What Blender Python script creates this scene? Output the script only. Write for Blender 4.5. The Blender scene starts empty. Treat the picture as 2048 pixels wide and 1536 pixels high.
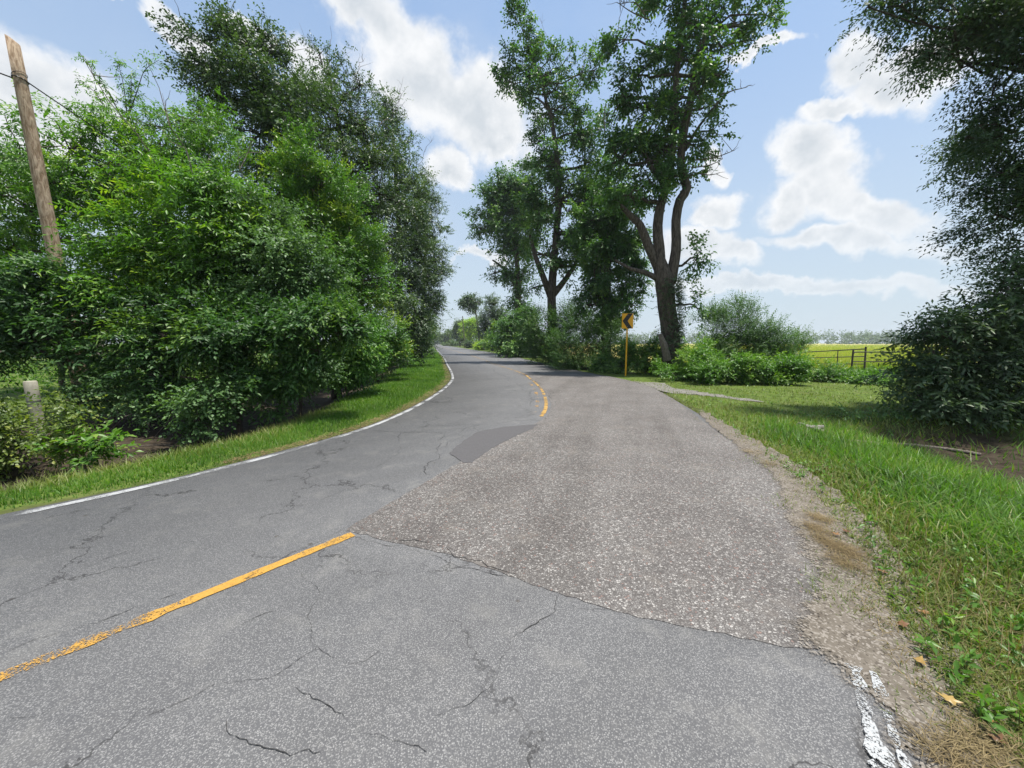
import bpy, math, random
import numpy as np
from mathutils import Matrix, Vector

# ------------------------------------------------------------------ camera, sky, sun, exposure
sc = bpy.context.scene
COL = sc.collection
F = 739.0; CAMH = 1.65; PITCH = math.atan(82 / 739.0)
cam_d = bpy.data.cameras.new('camera'); cam = bpy.data.objects.new('camera', cam_d); COL.objects.link(cam)
cam.location = (0, 0, CAMH); cam.rotation_euler = (math.pi / 2 - PITCH, 0, 0)
cam_d.sensor_width = 36; cam_d.lens = 36 * F / 2048; cam_d.clip_start = 0.05; cam_d.clip_end = 6000
sc.camera = cam
SUN_EL = math.radians(78); SUN_AZ = math.radians(100)          # azimuth clockwise from straight ahead (+Y)
sund = bpy.data.lights.new('sun', 'SUN'); sun = bpy.data.objects.new('sun', sund); COL.objects.link(sun)
sund.energy = 4.1; sund.angle = math.radians(1.6); sund.color = (1.0, 0.955, 0.89)
sdir = Vector((math.cos(SUN_EL) * math.sin(SUN_AZ), math.cos(SUN_EL) * math.cos(SUN_AZ), math.sin(SUN_EL)))
sun.rotation_euler = sdir.to_track_quat('Z', 'Y').to_euler(); sun.location = (20, 10, 60)
sc.view_settings.view_transform = 'Standard'; sc.view_settings.look = 'None'
sc.view_settings.exposure = 0.90; sc.view_settings.gamma = 1.0
sc.cycles.max_bounces = 5; sc.cycles.diffuse_bounces = 3; sc.cycles.transmission_bounces = 3
sc.cycles.transparent_max_bounces = 8; sc.cycles.caustics_reflective = False; sc.cycles.caustics_refractive = False

def ray(px, py):
    a = (px - 1024) / F; b = (768 - py) / F; c, s = math.cos(PITCH), math.sin(PITCH)
    return np.array([a, c + b * s, -s + b * c])
def P(px, py, Y):
    """point seen at a pixel at forward distance Y"""
    r = ray(px, py); return r * (Y / r[1]) + np.array([0, 0, CAMH])
def G(px, py, z=0.0):
    r = ray(px, py); return r * ((z - CAMH) / r[2]) + np.array([0, 0, CAMH])

class NT:
    """small helper around a node tree"""
    def __init__(s, t): s.t = t; t.nodes.clear()
    def n(s, kind, ins=None, **kw):
        nd = s.t.nodes.new(kind)
        for k, v in kw.items(): setattr(nd, k, v)
        for k, v in (ins or {}).items(): s.set(nd, k, v)
        return nd
    def set(s, nd, k, v):
        sk = nd.inputs[k]
        if isinstance(v, bpy.types.NodeSocket): s.t.links.new(v, sk)
        else:
            if isinstance(v, tuple) and len(v) == 3 and sk.type == 'RGBA': v = (*v, 1)
            sk.default_value = v
    def math(s, op, a, b=0.0, c=0.0, clamp=False):
        return s.n('ShaderNodeMath', {0: a, 1: b, 2: c}, operation=op, use_clamp=clamp).outputs[0]
    def vm(s, op, a, b=(0, 0, 0), out=0, scale=None):
        ins = {0: a, 1: b}
        if scale is not None: ins['Scale'] = scale
        nd = s.n('ShaderNodeVectorMath', ins, operation=op)
        return nd.outputs['Value'] if out == 'v' else nd.outputs[0]
    def mix(s, f, a, b, mode='MIX'):
        return s.n('ShaderNodeMix', {0: f, 6: a, 7: b}, data_type='RGBA', blend_type=mode).outputs[2]
    def ramp(s, v, lo, hi, a=0.0, b=1.0, smooth=True):
        return s.n('ShaderNodeMapRange', {0: v, 1: lo, 2: hi, 3: a, 4: b}, interpolation_type='SMOOTHSTEP' if smooth else 'LINEAR').outputs[0]
    def noise(s, vec, scale, detail=4, rough=0.55, dist=0.0, col=False):
        nd = s.n('ShaderNodeTexNoise', {'Vector': vec, 'Scale': scale, 'Detail': detail, 'Roughness': rough, 'Distortion': dist})
        return nd.outputs['Color' if col else 'Fac']
    def voro(s, vec, scale, feature='F1', out='Distance', rnd=1.0):
        nd = s.n('ShaderNodeTexVoronoi', {'Vector': vec, 'Scale': scale, 'Randomness': rnd}, feature=feature)
        return nd.outputs[out]

# sky: Nishita with cumulus clouds
w = bpy.data.worlds.new('World'); sc.world = w; w.use_nodes = True
t = NT(w.node_tree)
sky = t.n('ShaderNodeTexSky', sky_type='NISHITA'); sky.sun_disc = False
sky.sun_elevation = SUN_EL; sky.sun_rotation = SUN_AZ; sky.air_density = 1.0; sky.dust_density = 1.0; sky.ozone_density = 1.5
D0 = t.n('ShaderNodeTexCoord').outputs['Generated']
big = t.noise(D0, 4.0, 3, 0.6, col=True); fine = t.noise(D0, 15, 4, 0.65, col=True)
Dw = t.vm('ADD', D0, t.vm('SCALE', t.vm('SUBTRACT', big, (.5, .5, .5)), scale=0.17))
Dw = t.vm('ADD', Dw, t.vm('SCALE', t.vm('SUBTRACT', fine, (.5, .5, .5)), scale=0.07))
def blob(px, py, rx, ry, rot=0.0):
    c = Vector(ray(px, py)).normalized()
    u = Vector(ray(px + 5 * math.cos(rot), py + 5 * math.sin(rot))).normalized() - c; u -= c * u.dot(c); u.normalize()
    v = c.cross(u); k = 1.14 * (c.y * math.cos(PITCH) - c.z * math.sin(PITCH)) / F
    a = t.vm('DOT_PRODUCT', Dw, tuple(u / (rx * k)), out='v'); b = t.vm('DOT_PRODUCT', Dw, tuple(v / (ry * k)), out='v')
    return t.math('SUBTRACT', 1.0, t.math('SQRT', t.math('MULTIPLY_ADD', b, b, t.math('MULTIPLY', a, a))))
BLOBS = [(790, 75, 190, 62, .85), (870, 170, 150, 85, .75), (960, 235, 130, 80, .5), (915, 355, 50, 40, .5), (1000, 280, 70, 40, .2), (720, 10, 100, 40, .5),
         (60, 190, 120, 90, .3), (150, 250, 90, 45, .1), (20, 320, 100, 110, 0), (385, 75, 40, 30, .6), (497, 40, 32, 20, .6), (600, 130, 46, 44, .5), (260, -5, 80, 10, 0),
         (1700, 130, 60, 60, -.9), (1760, 170, 80, 55, -.2), (1650, 232, 45, 22, -.4), (1830, 110, 80, 55, -.3),
         (1605, 315, 50, 45, .3), (1660, 370, 80, 50, .6), (1750, 430, 90, 38, .3), (1590, 410, 60, 50, 0), (1680, 490, 130, 26, 0),
         (1425, 425, 46, 32, 0), (1470, 520, 50, 30, .3), (1395, 500, 60, 40, 0), (1450, 320, 26, 34, -.5),
         (1530, 90, 50, 14, -.3), (975, 525, 50, 12, .2), (1560, 585, 260, 16, 0)]
acc = None
for b in BLOBS:
    v = blob(*b); acc = v if acc is None else t.math('SMOOTH_MAX', acc, v, 0.08)
sep = t.n('ShaderNodeSeparateXYZ', {0: D0}); dz = sep.outputs[2]; dy = sep.outputs[1]
behind = t.ramp(dy, 0.25, -0.05)                                       # the same kind of clouds goes on outside the frame
gen = t.math('MULTIPLY_ADD', t.noise(Dw, 2.6, 3, 0.5), 3.2, -1.62)
gen = t.math('SUBTRACT', gen, t.math('MULTIPLY', t.math('SUBTRACT', 1.0, behind), 3.0))
acc = t.math('MAXIMUM', acc, gen)
fb = t.noise(D0, 11, 9, 0.60)
dens = t.math('ADD', acc, t.math('MULTIPLY', t.math('SUBTRACT', fb, 0.5), 1.15))
cover = t.ramp(dens, -0.14, 0.40)
so = tuple(x * 0.022 for x in (sdir.x * .6, 0, sdir.z * 1.6))
fb2 = t.noise(t.vm('ADD', D0, so), 11, 6, 0.6)
em = t.math('MULTIPLY', t.math('SUBTRACT', fb, fb2), 2.6)
core = t.ramp(dens, 0.15, 0.80)
lit = t.math('ADD', t.math('SUBTRACT', 1.0, t.math('MULTIPLY', core, 0.62)), em, clamp=True)
ccol = t.mix(lit, (4.6, 4.9, 5.2), (6.6, 6.65, 6.7))
hz = t.ramp(dz, 0.0, 0.72, 1.0, 0.0)
skyc = t.mix(1.0, sky.outputs[0], (0.97, 1.20, 1.34), 'MULTIPLY')
skyc = t.mix(0.38, skyc, (3.9, 5.0, 6.5))
skyc = t.mix(t.math('MULTIPLY', hz, 0.82), skyc, (4.3, 4.85, 5.25))
veil = t.math('MULTIPLY', t.ramp(t.noise(Dw, 2.6, 3, 0.55), 0.45, 0.78), 0.24)   # thin veil of high cloud
skyc = t.mix(veil, skyc, (5.0, 5.5, 6.0))
out = t.mix(t.math('MULTIPLY', cover, t.ramp(dz, 0.0, 0.30, 0.40, 0.95)), skyc, ccol)
bg = t.n('ShaderNodeBackground', {'Color': out, 'Strength': 0.080})
t.n('ShaderNodeOutputWorld', {0: bg.outputs[0]})
w.cycles.sampling_method = 'MANUAL'; w.cycles.sample_map_resolution = 512

# ------------------------------------------------------------------ helpers
def link(ob): COL.objects.link(ob); return ob
def tag(o, label=None, cat=None, group=None, kind=None):
    for k, v in (('label', label), ('category', cat), ('group', group), ('kind', kind)):
        if v: o[k] = v
    return o
def mesh_np(name, verts, faces, mat, rnd=None, smooth=False):
    verts = np.asarray(verts, np.float32); faces = np.asarray(faces, np.int32)
    me = bpy.data.meshes.new(name); k = faces.shape[1]; m = len(faces)
    me.vertices.add(len(verts)); me.vertices.foreach_set('co', verts.ravel())
    me.loops.add(m * k); me.loops.foreach_set('vertex_index', faces.ravel())
    me.polygons.add(m); me.polygons.foreach_set('loop_start', np.arange(0, m * k, k, dtype=np.int32))
    me.update(calc_edges=True)
    if rnd is not None:
        at = me.attributes.new('rnd', 'FLOAT', 'POINT'); at.data.foreach_set('value', np.asarray(rnd, np.float32))
    if smooth: me.polygons.foreach_set('use_smooth', np.ones(m, bool))
    me.materials.append(mat); return me
def obj(name, me, parent=None, base=None):
    o = link(bpy.data.objects.new(name, me))
    if parent is not None: o.parent = parent
    return o
def empty(name, loc):
    o = link(bpy.data.objects.new(name, None)); o.location = tuple(loc); o.empty_display_size = 0.3; return o
def nz(a): return a / (np.linalg.norm(a, axis=-1, keepdims=True) + 1e-9)

class MB:
    """collects simple solids into one mesh"""
    def __init__(s): s.v = []; s.f = []
    def tube(s, pts, rad, n=8, cap=True):
        pts = [np.asarray(p, float) for p in pts]; k0 = len(s.v)
        rad = list(rad) if hasattr(rad, '__len__') else [rad] * len(pts)
        ref = np.array([0.31, 0.95, 0.05])
        for i, p in enumerate(pts):
            d = pts[min(i + 1, len(pts) - 1)] - pts[max(i - 1, 0)]; d = d / (np.linalg.norm(d) + 1e-9)
            u = np.cross(d, ref); u /= np.linalg.norm(u) + 1e-9; v = np.cross(d, u)
            for j in range(n):
                a = 2 * math.pi * j / n; s.v.append(p + (u * math.cos(a) + v * math.sin(a)) * rad[i])
        for i in range(len(pts) - 1):
            for j in range(n):
                a = k0 + i * n + j; b = k0 + i * n + (j + 1) % n
                s.f.append((a, b, b + n, a + n))
        if cap:
            for i, sg in ((0, 1), (len(pts) - 1, -1)):
                c = len(s.v); s.v.append(pts[i])
                for j in range(n):
                    a = k0 + i * n + j; b = k0 + i * n + (j + 1) % n
                    s.f.append((b, a, c) if sg > 0 else (a, b, c))
        return s
    def box(s, lo, hi):
        k = len(s.v)
        for z in (lo[2], hi[2]):
            for x, y in ((lo[0], lo[1]), (hi[0], lo[1]), (hi[0], hi[1]), (lo[0], hi[1])): s.v.append(np.array([x, y, z]))
        s.f += [tuple(k + i for i in q) for q in ((3, 2, 1, 0), (4, 5, 6, 7), (0, 1, 5, 4), (1, 2, 6, 5), (2, 3, 7, 6), (3, 0, 4, 7))]
        return s
    def prism(s, poly, lo, hi):
        """poly: 2D (x,z) outline extruded along y"""
        k = len(s.v); n = len(poly)
        for y in (lo, hi):
            for x, z in poly: s.v.append(np.array([x, y, z]))
        s.f.append(tuple(range(k, k + n))); s.f.append(tuple(range(k + 2 * n - 1, k + n - 1, -1)))
        for i in range(n): s.f.append((k + i, k + n + i, k + n + (i + 1) % n, k + (i + 1) % n))
        return s
    def build(s, name, mat, parent=None, base=(0, 0, 0), smooth=False):
        me = bpy.data.meshes.new(name)
        me.from_pydata([tuple(np.asarray(v) - np.asarray(base)) for v in s.v], [], s.f); me.update()
        if smooth: me.polygons.foreach_set('use_smooth', np.ones(len(me.polygons), bool))
        me.materials.append(mat); return obj(name, me, parent)

def catmull(pts, step):
    pts = [np.asarray(p, float) for p in pts]; out = []
    for i in range(len(pts) - 1):
        p0 = pts[max(i - 1, 0)]; p1 = pts[i]; p2 = pts[i + 1]; p3 = pts[min(i + 2, len(pts) - 1)]
        n = max(2, int(np.linalg.norm(p2 - p1) / step))
        n = min(n, 40)
        for k in range(n):
            u = k / n
            out.append(0.5 * (2 * p1 + (p2 - p0) * u + (2 * p0 - 5 * p1 + 4 * p2 - p3) * u * u + (3 * p1 - p0 - 3 * p2 + p3) * u ** 3))
    out.append(pts[-1]); return np.array(out)

# ------------------------------------------------------------------ materials
def material(name):
    m = bpy.data.materials.new(name); m.use_nodes = True; return m, NT(m.node_tree)
def surface(tn, bsdf, bump=None, strength=0.3, dist=0.01):
    if bump is not None:
        b = tn.n('ShaderNodeBump', {'Strength': strength, 'Distance': dist, 'Height': bump}); tn.set(bsdf, 'Normal', b.outputs[0])
    tn.n('ShaderNodeOutputMaterial', {0: bsdf.outputs[0]})

def leaf_mat(name, dark, mid, light, trans=0.36, rough=0.42, spec=0.4):
    m, t = material(name)
    r = t.n('ShaderNodeAttribute', attribute_name='rnd').outputs['Fac']
    c = t.mix(t.ramp(r, 0.05, 0.6), dark, mid); c = t.mix(t.ramp(r, 0.6, 1.0), c, light)
    pos = t.n('ShaderNodeNewGeometry').outputs['Position']
    c = t.mix(t.ramp(t.noise(pos, 1.1, 2), 0.3, 0.7, 0.0, 0.35), c, t.mix(1.0, c, (0.75, 0.9, 0.7), 'MULTIPLY'))
    b = t.n('ShaderNodeBsdfPrincipled', {'Base Color': c, 'Roughness': rough, 'Specular IOR Level': spec})
    tc = t.mix(1.0, c, (1.5, 1.7, 0.55), 'MULTIPLY')
    tr = t.n('ShaderNodeBsdfTranslucent', {'Color': tc})
    mx = t.n('ShaderNodeMixShader', {0: trans, 1: b.outputs[0], 2: tr.outputs[0]})
    t.n('ShaderNodeOutputMaterial', {0: mx.outputs[0]}); return m
def bark_mat(name, a, b, scale=14.0, moss=None):
    m, t = material(name)
    pos = t.n('ShaderNodeNewGeometry').outputs['Position']
    st = t.vm('MULTIPLY', pos, (1, 1, 0.22))
    n1 = t.noise(st, scale, 6, 0.65, 0.6)
    c = t.mix(t.ramp(n1, 0.32, 0.68), a, b)
    if moss: c = t.mix(t.ramp(t.noise(pos, 2.2, 4), 0.5, 0.68), c, moss)
    bs = t.n('ShaderNodeBsdfPrincipled', {'Base Color': c, 'Roughness': 0.9, 'Specular IOR Level': 0.2})
    surface(t, bs, n1, 0.9, 0.03); return m
def plain_mat(name, col, rough=0.6, metal=0.0, var=0.25, scale=6.0):
    m, t = material(name)
    pos = t.n('ShaderNodeNewGeometry').outputs['Position']
    n1 = t.noise(pos, scale, 5, 0.6)
    c = t.mix(t.ramp(n1, 0.3, 0.75, 0, var), col, tuple(x * 0.45 for x in col))
    bs = t.n('ShaderNodeBsdfPrincipled', {'Base Color': c, 'Roughness': rough, 'Metallic': metal})
    surface(t, bs, n1, 0.15, 0.004); return m

def asphalt_mat():
    m, t = material('asphalt')
    pos = t.n('ShaderNodeNewGeometry').outputs['Position']
    vcol = t.voro(pos, 150, out='Color'); g = t.n('ShaderNodeSeparateColor', {0: vcol}).outputs[0]
    d = t.voro(pos, 150)
    c = t.mix(t.ramp(g, 0.05, 0.95, smooth=False), (0.100, 0.099, 0.098), (0.245, 0.241, 0.234))
    c = t.mix(t.ramp(g, 0.86, 1.0), c, (0.29, 0.285, 0.275))
    c = t.mix(t.ramp(d, 0.30, 0.62), c, (0.075, 0.075, 0.078))
    c = t.mix(0.20, c, (0.165, 0.164, 0.162))
    big = t.noise(pos, 0.55, 5, 0.6); c = t.mix(t.ramp(big, 0.35, 0.7, 0.0, 0.35), c, t.mix(1.0, c, (0.70, 0.71, 0.73), 'MULTIPLY'))
    mid = t.noise(pos, 3.2, 5, 0.65); c = t.mix(t.ramp(mid, 0.5, 0.78, 0.0, 0.4), c, (0.215, 0.208, 0.192))
    # dust far away makes the road paler
    # random map cracking
    wp = t.vm('ADD', pos, t.vm('SCALE', t.vm('SUBTRACT', t.noise(pos, 2.3, 5, 0.65, col=True), (.5, .5, .5)), scale=0.75))
    e = t.voro(wp, 0.62, 'DISTANCE_TO_EDGE')
    cr = t.math('MULTIPLY', t.ramp(e, 0.0025, 0.0085, 1, 0), t.ramp(t.noise(pos, 0.75, 3), 0.42, 0.54))
    c = t.mix(t.math('MULTIPLY', cr, 0.75), c, (0.028, 0.027, 0.027))
    # oil and tar spots
    sp = t.ramp(t.math('ADD', t.voro(t.vm('ADD', t.vm('MULTIPLY', pos, (1.6, 1.6, 1)), (.43, .31, 0)), 1.52), t.math('MULTIPLY', t.noise(pos, 30, 3), 0.06)), 0.055, 0.085, 1, 0)
    wh = t.noise(t.vm('MULTIPLY', t.n('ShaderNodeVectorRotate', {'Vector': pos, 'Angle': 0.70}, rotation_type='Z_AXIS').outputs[0], (1.6, .12, 1)), 1.0, 4, .6); c = t.mix(t.ramp(wh, .42, .68, 0, .20), c, t.mix(1.0, c, (.62, .61, .60), 'MULTIPLY'))
    c = t.mix(t.math('MULTIPLY', sp, 0.7), c, (0.06, 0.05, 0.04))
    bs = t.n('ShaderNodeBsdfPrincipled', {'Base Color': c, 'Roughness': 0.75, 'Specular IOR Level': 0.22})
    surface(t, bs); return m
def chip_mat():
    m, t = material('chip_seal')
    pos = t.n('ShaderNodeNewGeometry').outputs['Position']
    wp = t.vm('ADD', pos, t.vm('SCALE', t.noise(pos, 40, 2, col=True), scale=0.012))
    S = 62
    g = t.n('ShaderNodeSeparateColor', {0: t.voro(wp, S, out='Color')}); r1 = g.outputs[0]; r2 = g.outputs[1]
    d = t.voro(wp, S); e = t.voro(wp, S, 'DISTANCE_TO_EDGE')
    stone = t.mix(r2, (0.140, 0.128, 0.117), (0.195, 0.187, 0.176)); stone = t.mix(t.ramp(r1, 0.6, 0.95), stone, (0.325, 0.31, 0.288))
    stone = t.mix(t.ramp(r2, 0.93, 0.97), stone, (0.20, 0.14, 0.12))
    stone = t.mix(t.ramp(r1, 0.0, 0.36, 1, 0), stone, (0.095, 0.088, 0.082))
    c = t.mix(t.ramp(e, 0.05, 0.18), (0.085, 0.078, 0.073), stone)
    big = t.noise(pos, 0.9, 6, 0.65); c = t.mix(t.ramp(big, 0.38, 0.66, 0, 0.45), c, t.mix(1.0, c, (0.60, 0.57, 0.57), 'MULTIPLY'))
    wh = t.noise(t.vm('MULTIPLY', t.n('ShaderNodeVectorRotate', {'Vector': pos, 'Angle': 0.30}, rotation_type='Z_AXIS').outputs[0], (1.4, .10, 1)), 1.0, 4, .6); c = t.mix(t.ramp(wh, .42, .66, 0, .5), c, t.mix(1.0, c, (.66, .65, .64), 'MULTIPLY'))
    md = t.noise(pos, 2.6, 5, 0.6); c = t.mix(t.ramp(md, 0.52, 0.75, 0, 0.45), c, (0.165, 0.145, 0.125))
    bs = t.n('ShaderNodeBsdfPrincipled', {'Base Color': c, 'Roughness': 0.75, 'Specular IOR Level': 0.2})
    surface(t, bs, t.math('MINIMUM', t.voro(pos, S, 'DISTANCE_TO_EDGE'), 0.3), 0.5, 0.010); return m
def paint_mat(name, col, lo, hi, scale=9.0):
    m, t = material(name)
    pos = t.n('ShaderNodeNewGeometry').outputs['Position']
    n1 = t.math('ADD', t.math('MULTIPLY', t.noise(pos, scale, 6, 0.7), 0.38), t.math('MULTIPLY', t.noise(pos, 1.7, 2, 0.6), 0.72))
    n1 = t.math('ADD', n1, t.math('MULTIPLY', t.math('SUBTRACT', t.voro(pos, 125), 0.4), 0.22))
    a = t.ramp(n1, lo, hi)
    c = t.mix(t.ramp(t.noise(pos, 60, 3), 0.3, 0.75, 0, 0.5), col, tuple(x * 0.55 for x in col))
    bs = t.n('ShaderNodeBsdfPrincipled', {'Base Color': c, 'Roughness': 0.7})
    tr = t.n('ShaderNodeBsdfTransparent')
    mx = t.n('ShaderNodeMixShader', {0: a, 1: bs.outputs[0], 2: tr.outputs[0]})
    t.n('ShaderNodeOutputMaterial', {0: mx.outputs[0]}); return m
def shoulder_mat(name, a, b, c3, fade=False):
    m, t = material(name)
    pos = t.n('ShaderNodeNewGeometry').outputs['Position']
    n1 = t.noise(pos, 5, 6, 0.65); c = t.mix(t.ramp(n1, 0.3, 0.7), a, b)
    g = t.n('ShaderNodeSeparateColor', {0: t.voro(pos, 95, out='Color')}).outputs[0]
    c = t.mix(t.ramp(g, 0.72, 0.9, 0, 0.7), c, c3); c = t.mix(t.ramp(g, 0.0, 0.16, 0.75, 0), c, (0.05, 0.042, 0.034))
    bs = t.n('ShaderNodeBsdfPrincipled', {'Base Color': c, 'Roughness': 0.95, 'Specular IOR Level': 0.1})
    if fade:                                                    # dust thins out over the paving
        e = t.n('ShaderNodeAttribute', attribute_name='rnd').outputs['Fac']
        al = t.ramp(t.math('ADD', e, t.math('MULTIPLY', t.math('SUBTRACT', t.math('ADD', n1, t.math('MULTIPLY', g, 0.35)), 0.68), 0.9)), 0.12, 0.42)
        mx = t.n('ShaderNodeMixShader', {0: al, 1: t.n('ShaderNodeBsdfTransparent').outputs[0], 2: bs.outputs[0]})
        t.n('ShaderNodeOutputMaterial', {0: mx.outputs[0]}); return m
    surface(t, bs, t.math('ADD', n1, t.math('MULTIPLY', g, 0.5)), 0.6, 0.012); return m
def ground_mat():
    m, t = material('soil_and_turf')
    pos = t.n('ShaderNodeNewGeometry').outputs['Position']
    dirt = t.n('ShaderNodeAttribute', attribute_name='dirt').outputs['Fac']
    field = t.n('ShaderNodeAttribute', attribute_name='field').outputs['Fac']
    n1 = t.noise(pos, 7, 6, 0.65); n2 = t.noise(pos, 0.9, 5, 0.6)
    green = t.mix(t.ramp(n1, 0.3, 0.7), (0.045, 0.065, 0.016), (0.105, 0.155, 0.028)); green = t.mix(t.ramp(n2, 0.5, 0.75, 0, 0.5), green, (0.13, 0.125, 0.05))
    soil = t.mix(t.ramp(n1, 0.3, 0.7), (0.022, 0.017, 0.012), (0.060, 0.047, 0.033))
    fn = t.noise(t.vm('MULTIPLY', pos, (0.25, 1, 1)), 0.12, 5, 0.6)
    fld = t.mix(t.ramp(fn, 0.35, 0.65), (0.26, 0.28, 0.06), (0.46, 0.38, 0.14))
    c = t.mix(dirt, green, soil); c = t.mix(field, c, fld)
    bs = t.n('ShaderNodeBsdfPrincipled', {'Base Color': c, 'Roughness': 0.95, 'Specular IOR Level': 0.1})
    surface(t, bs, n1, 0.6, 0.05); return m

M = dict(asphalt=asphalt_mat(), chip=chip_mat(), ground=ground_mat(),
    white=paint_mat('white_road_paint', (0.35, 0.355, 0.355), 0.50, 0.70, 18), whiteworn=paint_mat('flaking_white_road_paint', (0.36, 0.37, 0.37), 0.50, 0.58, 26),
    yellow=paint_mat('yellow_road_paint', (0.42, 0.228, 0.036), 0.565, 0.66, 24), yellowfar=paint_mat('worn_yellow_road_paint', (0.40, 0.24, 0.06), 0.50, 0.66, 20), yellowfaint=paint_mat('faint_yellow_road_paint', (0.50, 0.27, 0.04), 0.44, 0.50),
    dust=shoulder_mat('dusty_gravel', (0.098, 0.084, 0.067), (0.150, 0.131, 0.107), (0.255, 0.23, 0.20), True),
    track=shoulder_mat('pale_gravel', (0.11, 0.105, 0.085), (0.19, 0.18, 0.16), (0.30, 0.29, 0.27)),
    tar=plain_mat('dark_tar_patch', (0.078, 0.074, 0.075), 0.85, 0, 0.5, 40), crack=plain_mat('crack_shadow', (0.022, 0.021, 0.02), 0.95),
    straw=leaf_mat('dry_straw', (0.12, 0.085, 0.045), (0.27, 0.20, 0.105), (0.42, 0.33, 0.19), 0.2, 0.6, 0.2),
    brownleaf=leaf_mat('fallen_leaf_brown', (0.13, 0.06, 0.028), (0.24, 0.12, 0.045), (0.36, 0.23, 0.07), 0.15),
    grass=leaf_mat('verge_grass', (0.040, 0.090, 0.014), (0.095, 0.200, 0.022), (0.23, 0.31, 0.07), 0.42, 0.5),
    grassdry=leaf_mat('verge_grass_dry', (0.085, 0.115, 0.026), (0.175, 0.21, 0.05), (0.38, 0.33, 0.14), 0.3, 0.5),
    crop=leaf_mat('field_crop', (0.16, 0.26, 0.03), (0.36, 0.40, 0.06), (0.62, 0.50, 0.18), 0.3, 0.6),
    bark=bark_mat('grey_brown_bark', (0.035, 0.028, 0.023), (0.13, 0.105, 0.085)),
    barkdark=bark_mat('dark_bark', (0.022, 0.019, 0.016), (0.075, 0.062, 0.05)),
    twig=bark_mat('grey_twig', (0.09, 0.075, 0.062), (0.22, 0.19, 0.16), 30),
    pole=bark_mat('weathered_pole_wood', (0.19, 0.125, 0.075), (0.46, 0.355, 0.255), 22),
    poledark=bark_mat('grey_pole_wood', (0.07, 0.06, 0.05), (0.16, 0.14, 0.12), 9),
    post=bark_mat('pale_post_concrete', (0.24, 0.22, 0.17), (0.36, 0.34, 0.27), 9),
    cable=plain_mat('black_cable', (0.012, 0.012, 0.013), 0.5),
    signy=plain_mat('sign_yellow', (0.76, 0.36, 0.008), 0.4, 0, 0.10), signb=plain_mat('sign_black', (0.012, 0.012, 0.013), 0.4),
    posty=plain_mat('post_yellow', (0.68, 0.36, 0.012), 0.5, 0, 0.2), steel=plain_mat('galvanised_bolt', (0.5, 0.5, 0.5), 0.4, 0.8),
    gate=plain_mat('rusty_gate_pipe', (0.055, 0.045, 0.042), 0.7, 0.2, 0.4), stone=plain_mat('broken_concrete', (0.19, 0.175, 0.155), 0.9, 0, 0.5, 12),
    blue=plain_mat('blue_plastic', (0.015, 0.06, 0.32), 0.45), pale=plain_mat('pale_sign', (0.62, 0.65, 0.62), 0.5), black=plain_mat('black_metal', (0.02, 0.02, 0.02), 0.5),
    wallc=plain_mat('pale_brick_wall', (0.45, 0.33, 0.26), 0.9), roofc=plain_mat('brown_shingle', (0.12, 0.09, 0.075), 0.9), glass=plain_mat('dark_window_glass', (0.03, 0.035, 0.04), 0.1),
    # foliage
    pecan=leaf_mat('pecan_leaf', (0.034, 0.083, 0.019), (0.105, 0.225, 0.027), (0.294, 0.386, 0.037)),
    glossy=leaf_mat('glossy_leaf', (0.028, 0.081, 0.025), (0.087, 0.200, 0.040), (0.237, 0.371, 0.081), 0.34, 0.45, 0.38),
    oak=leaf_mat('dark_oak_leaf', (0.023, 0.045, 0.024), (0.065, 0.112, 0.048), (0.149, 0.206, 0.077), 0.25, 0.42),
    laurel=leaf_mat('laurel_leaf', (0.028, 0.080, 0.021), (0.087, 0.190, 0.033), (0.349, 0.420, 0.054), 0.28, 0.4),
    gum=leaf_mat('sweetgum_leaf', (0.024, 0.065, 0.025), (0.070, 0.154, 0.040), (0.175, 0.271, 0.054), 0.30, 0.45),
    elm=leaf_mat('small_elm_leaf', (0.020, 0.044, 0.024), (0.045, 0.088, 0.036), (0.124, 0.173, 0.045), 0.22, 0.5),
    willow=leaf_mat('feathery_leaf', (0.028, 0.066, 0.018), (0.066, 0.140, 0.034), (0.14, 0.22, 0.065), 0.3, 0.5),
    weed=leaf_mat('weed_leaf', (0.037, 0.092, 0.013), (0.089, 0.195, 0.024), (0.207, 0.302, 0.046), 0.35),
    lime=leaf_mat('lime_leaf', (0.124, 0.217, 0.021), (0.288, 0.418, 0.036), (0.380, 0.420, 0.054), 0.35),
    far=leaf_mat('far_leaf', (0.049, 0.087, 0.032), (0.099, 0.152, 0.051), (0.182, 0.217, 0.072), 0.2, 0.7))

M['oakfar'] = M['oak']
M['vinetangle'] = leaf_mat('yellowing_vine_leaf', (0.045, 0.080, 0.018), (0.12, 0.17, 0.035), (0.30, 0.31, 0.07), 0.34, 0.45)
M['vine'] = leaf_mat('pale_vine_leaf', (0.035, 0.075, 0.030), (0.095, 0.175, 0.060), (0.20, 0.31, 0.12), 0.30, 0.48, 0.28)
M['bigleaf'] = leaf_mat('dark_broad_leaf', (0.018, 0.050, 0.016), (0.052, 0.120, 0.030), (0.19, 0.29, 0.06), 0.30, 0.46, 0.32)

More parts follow.
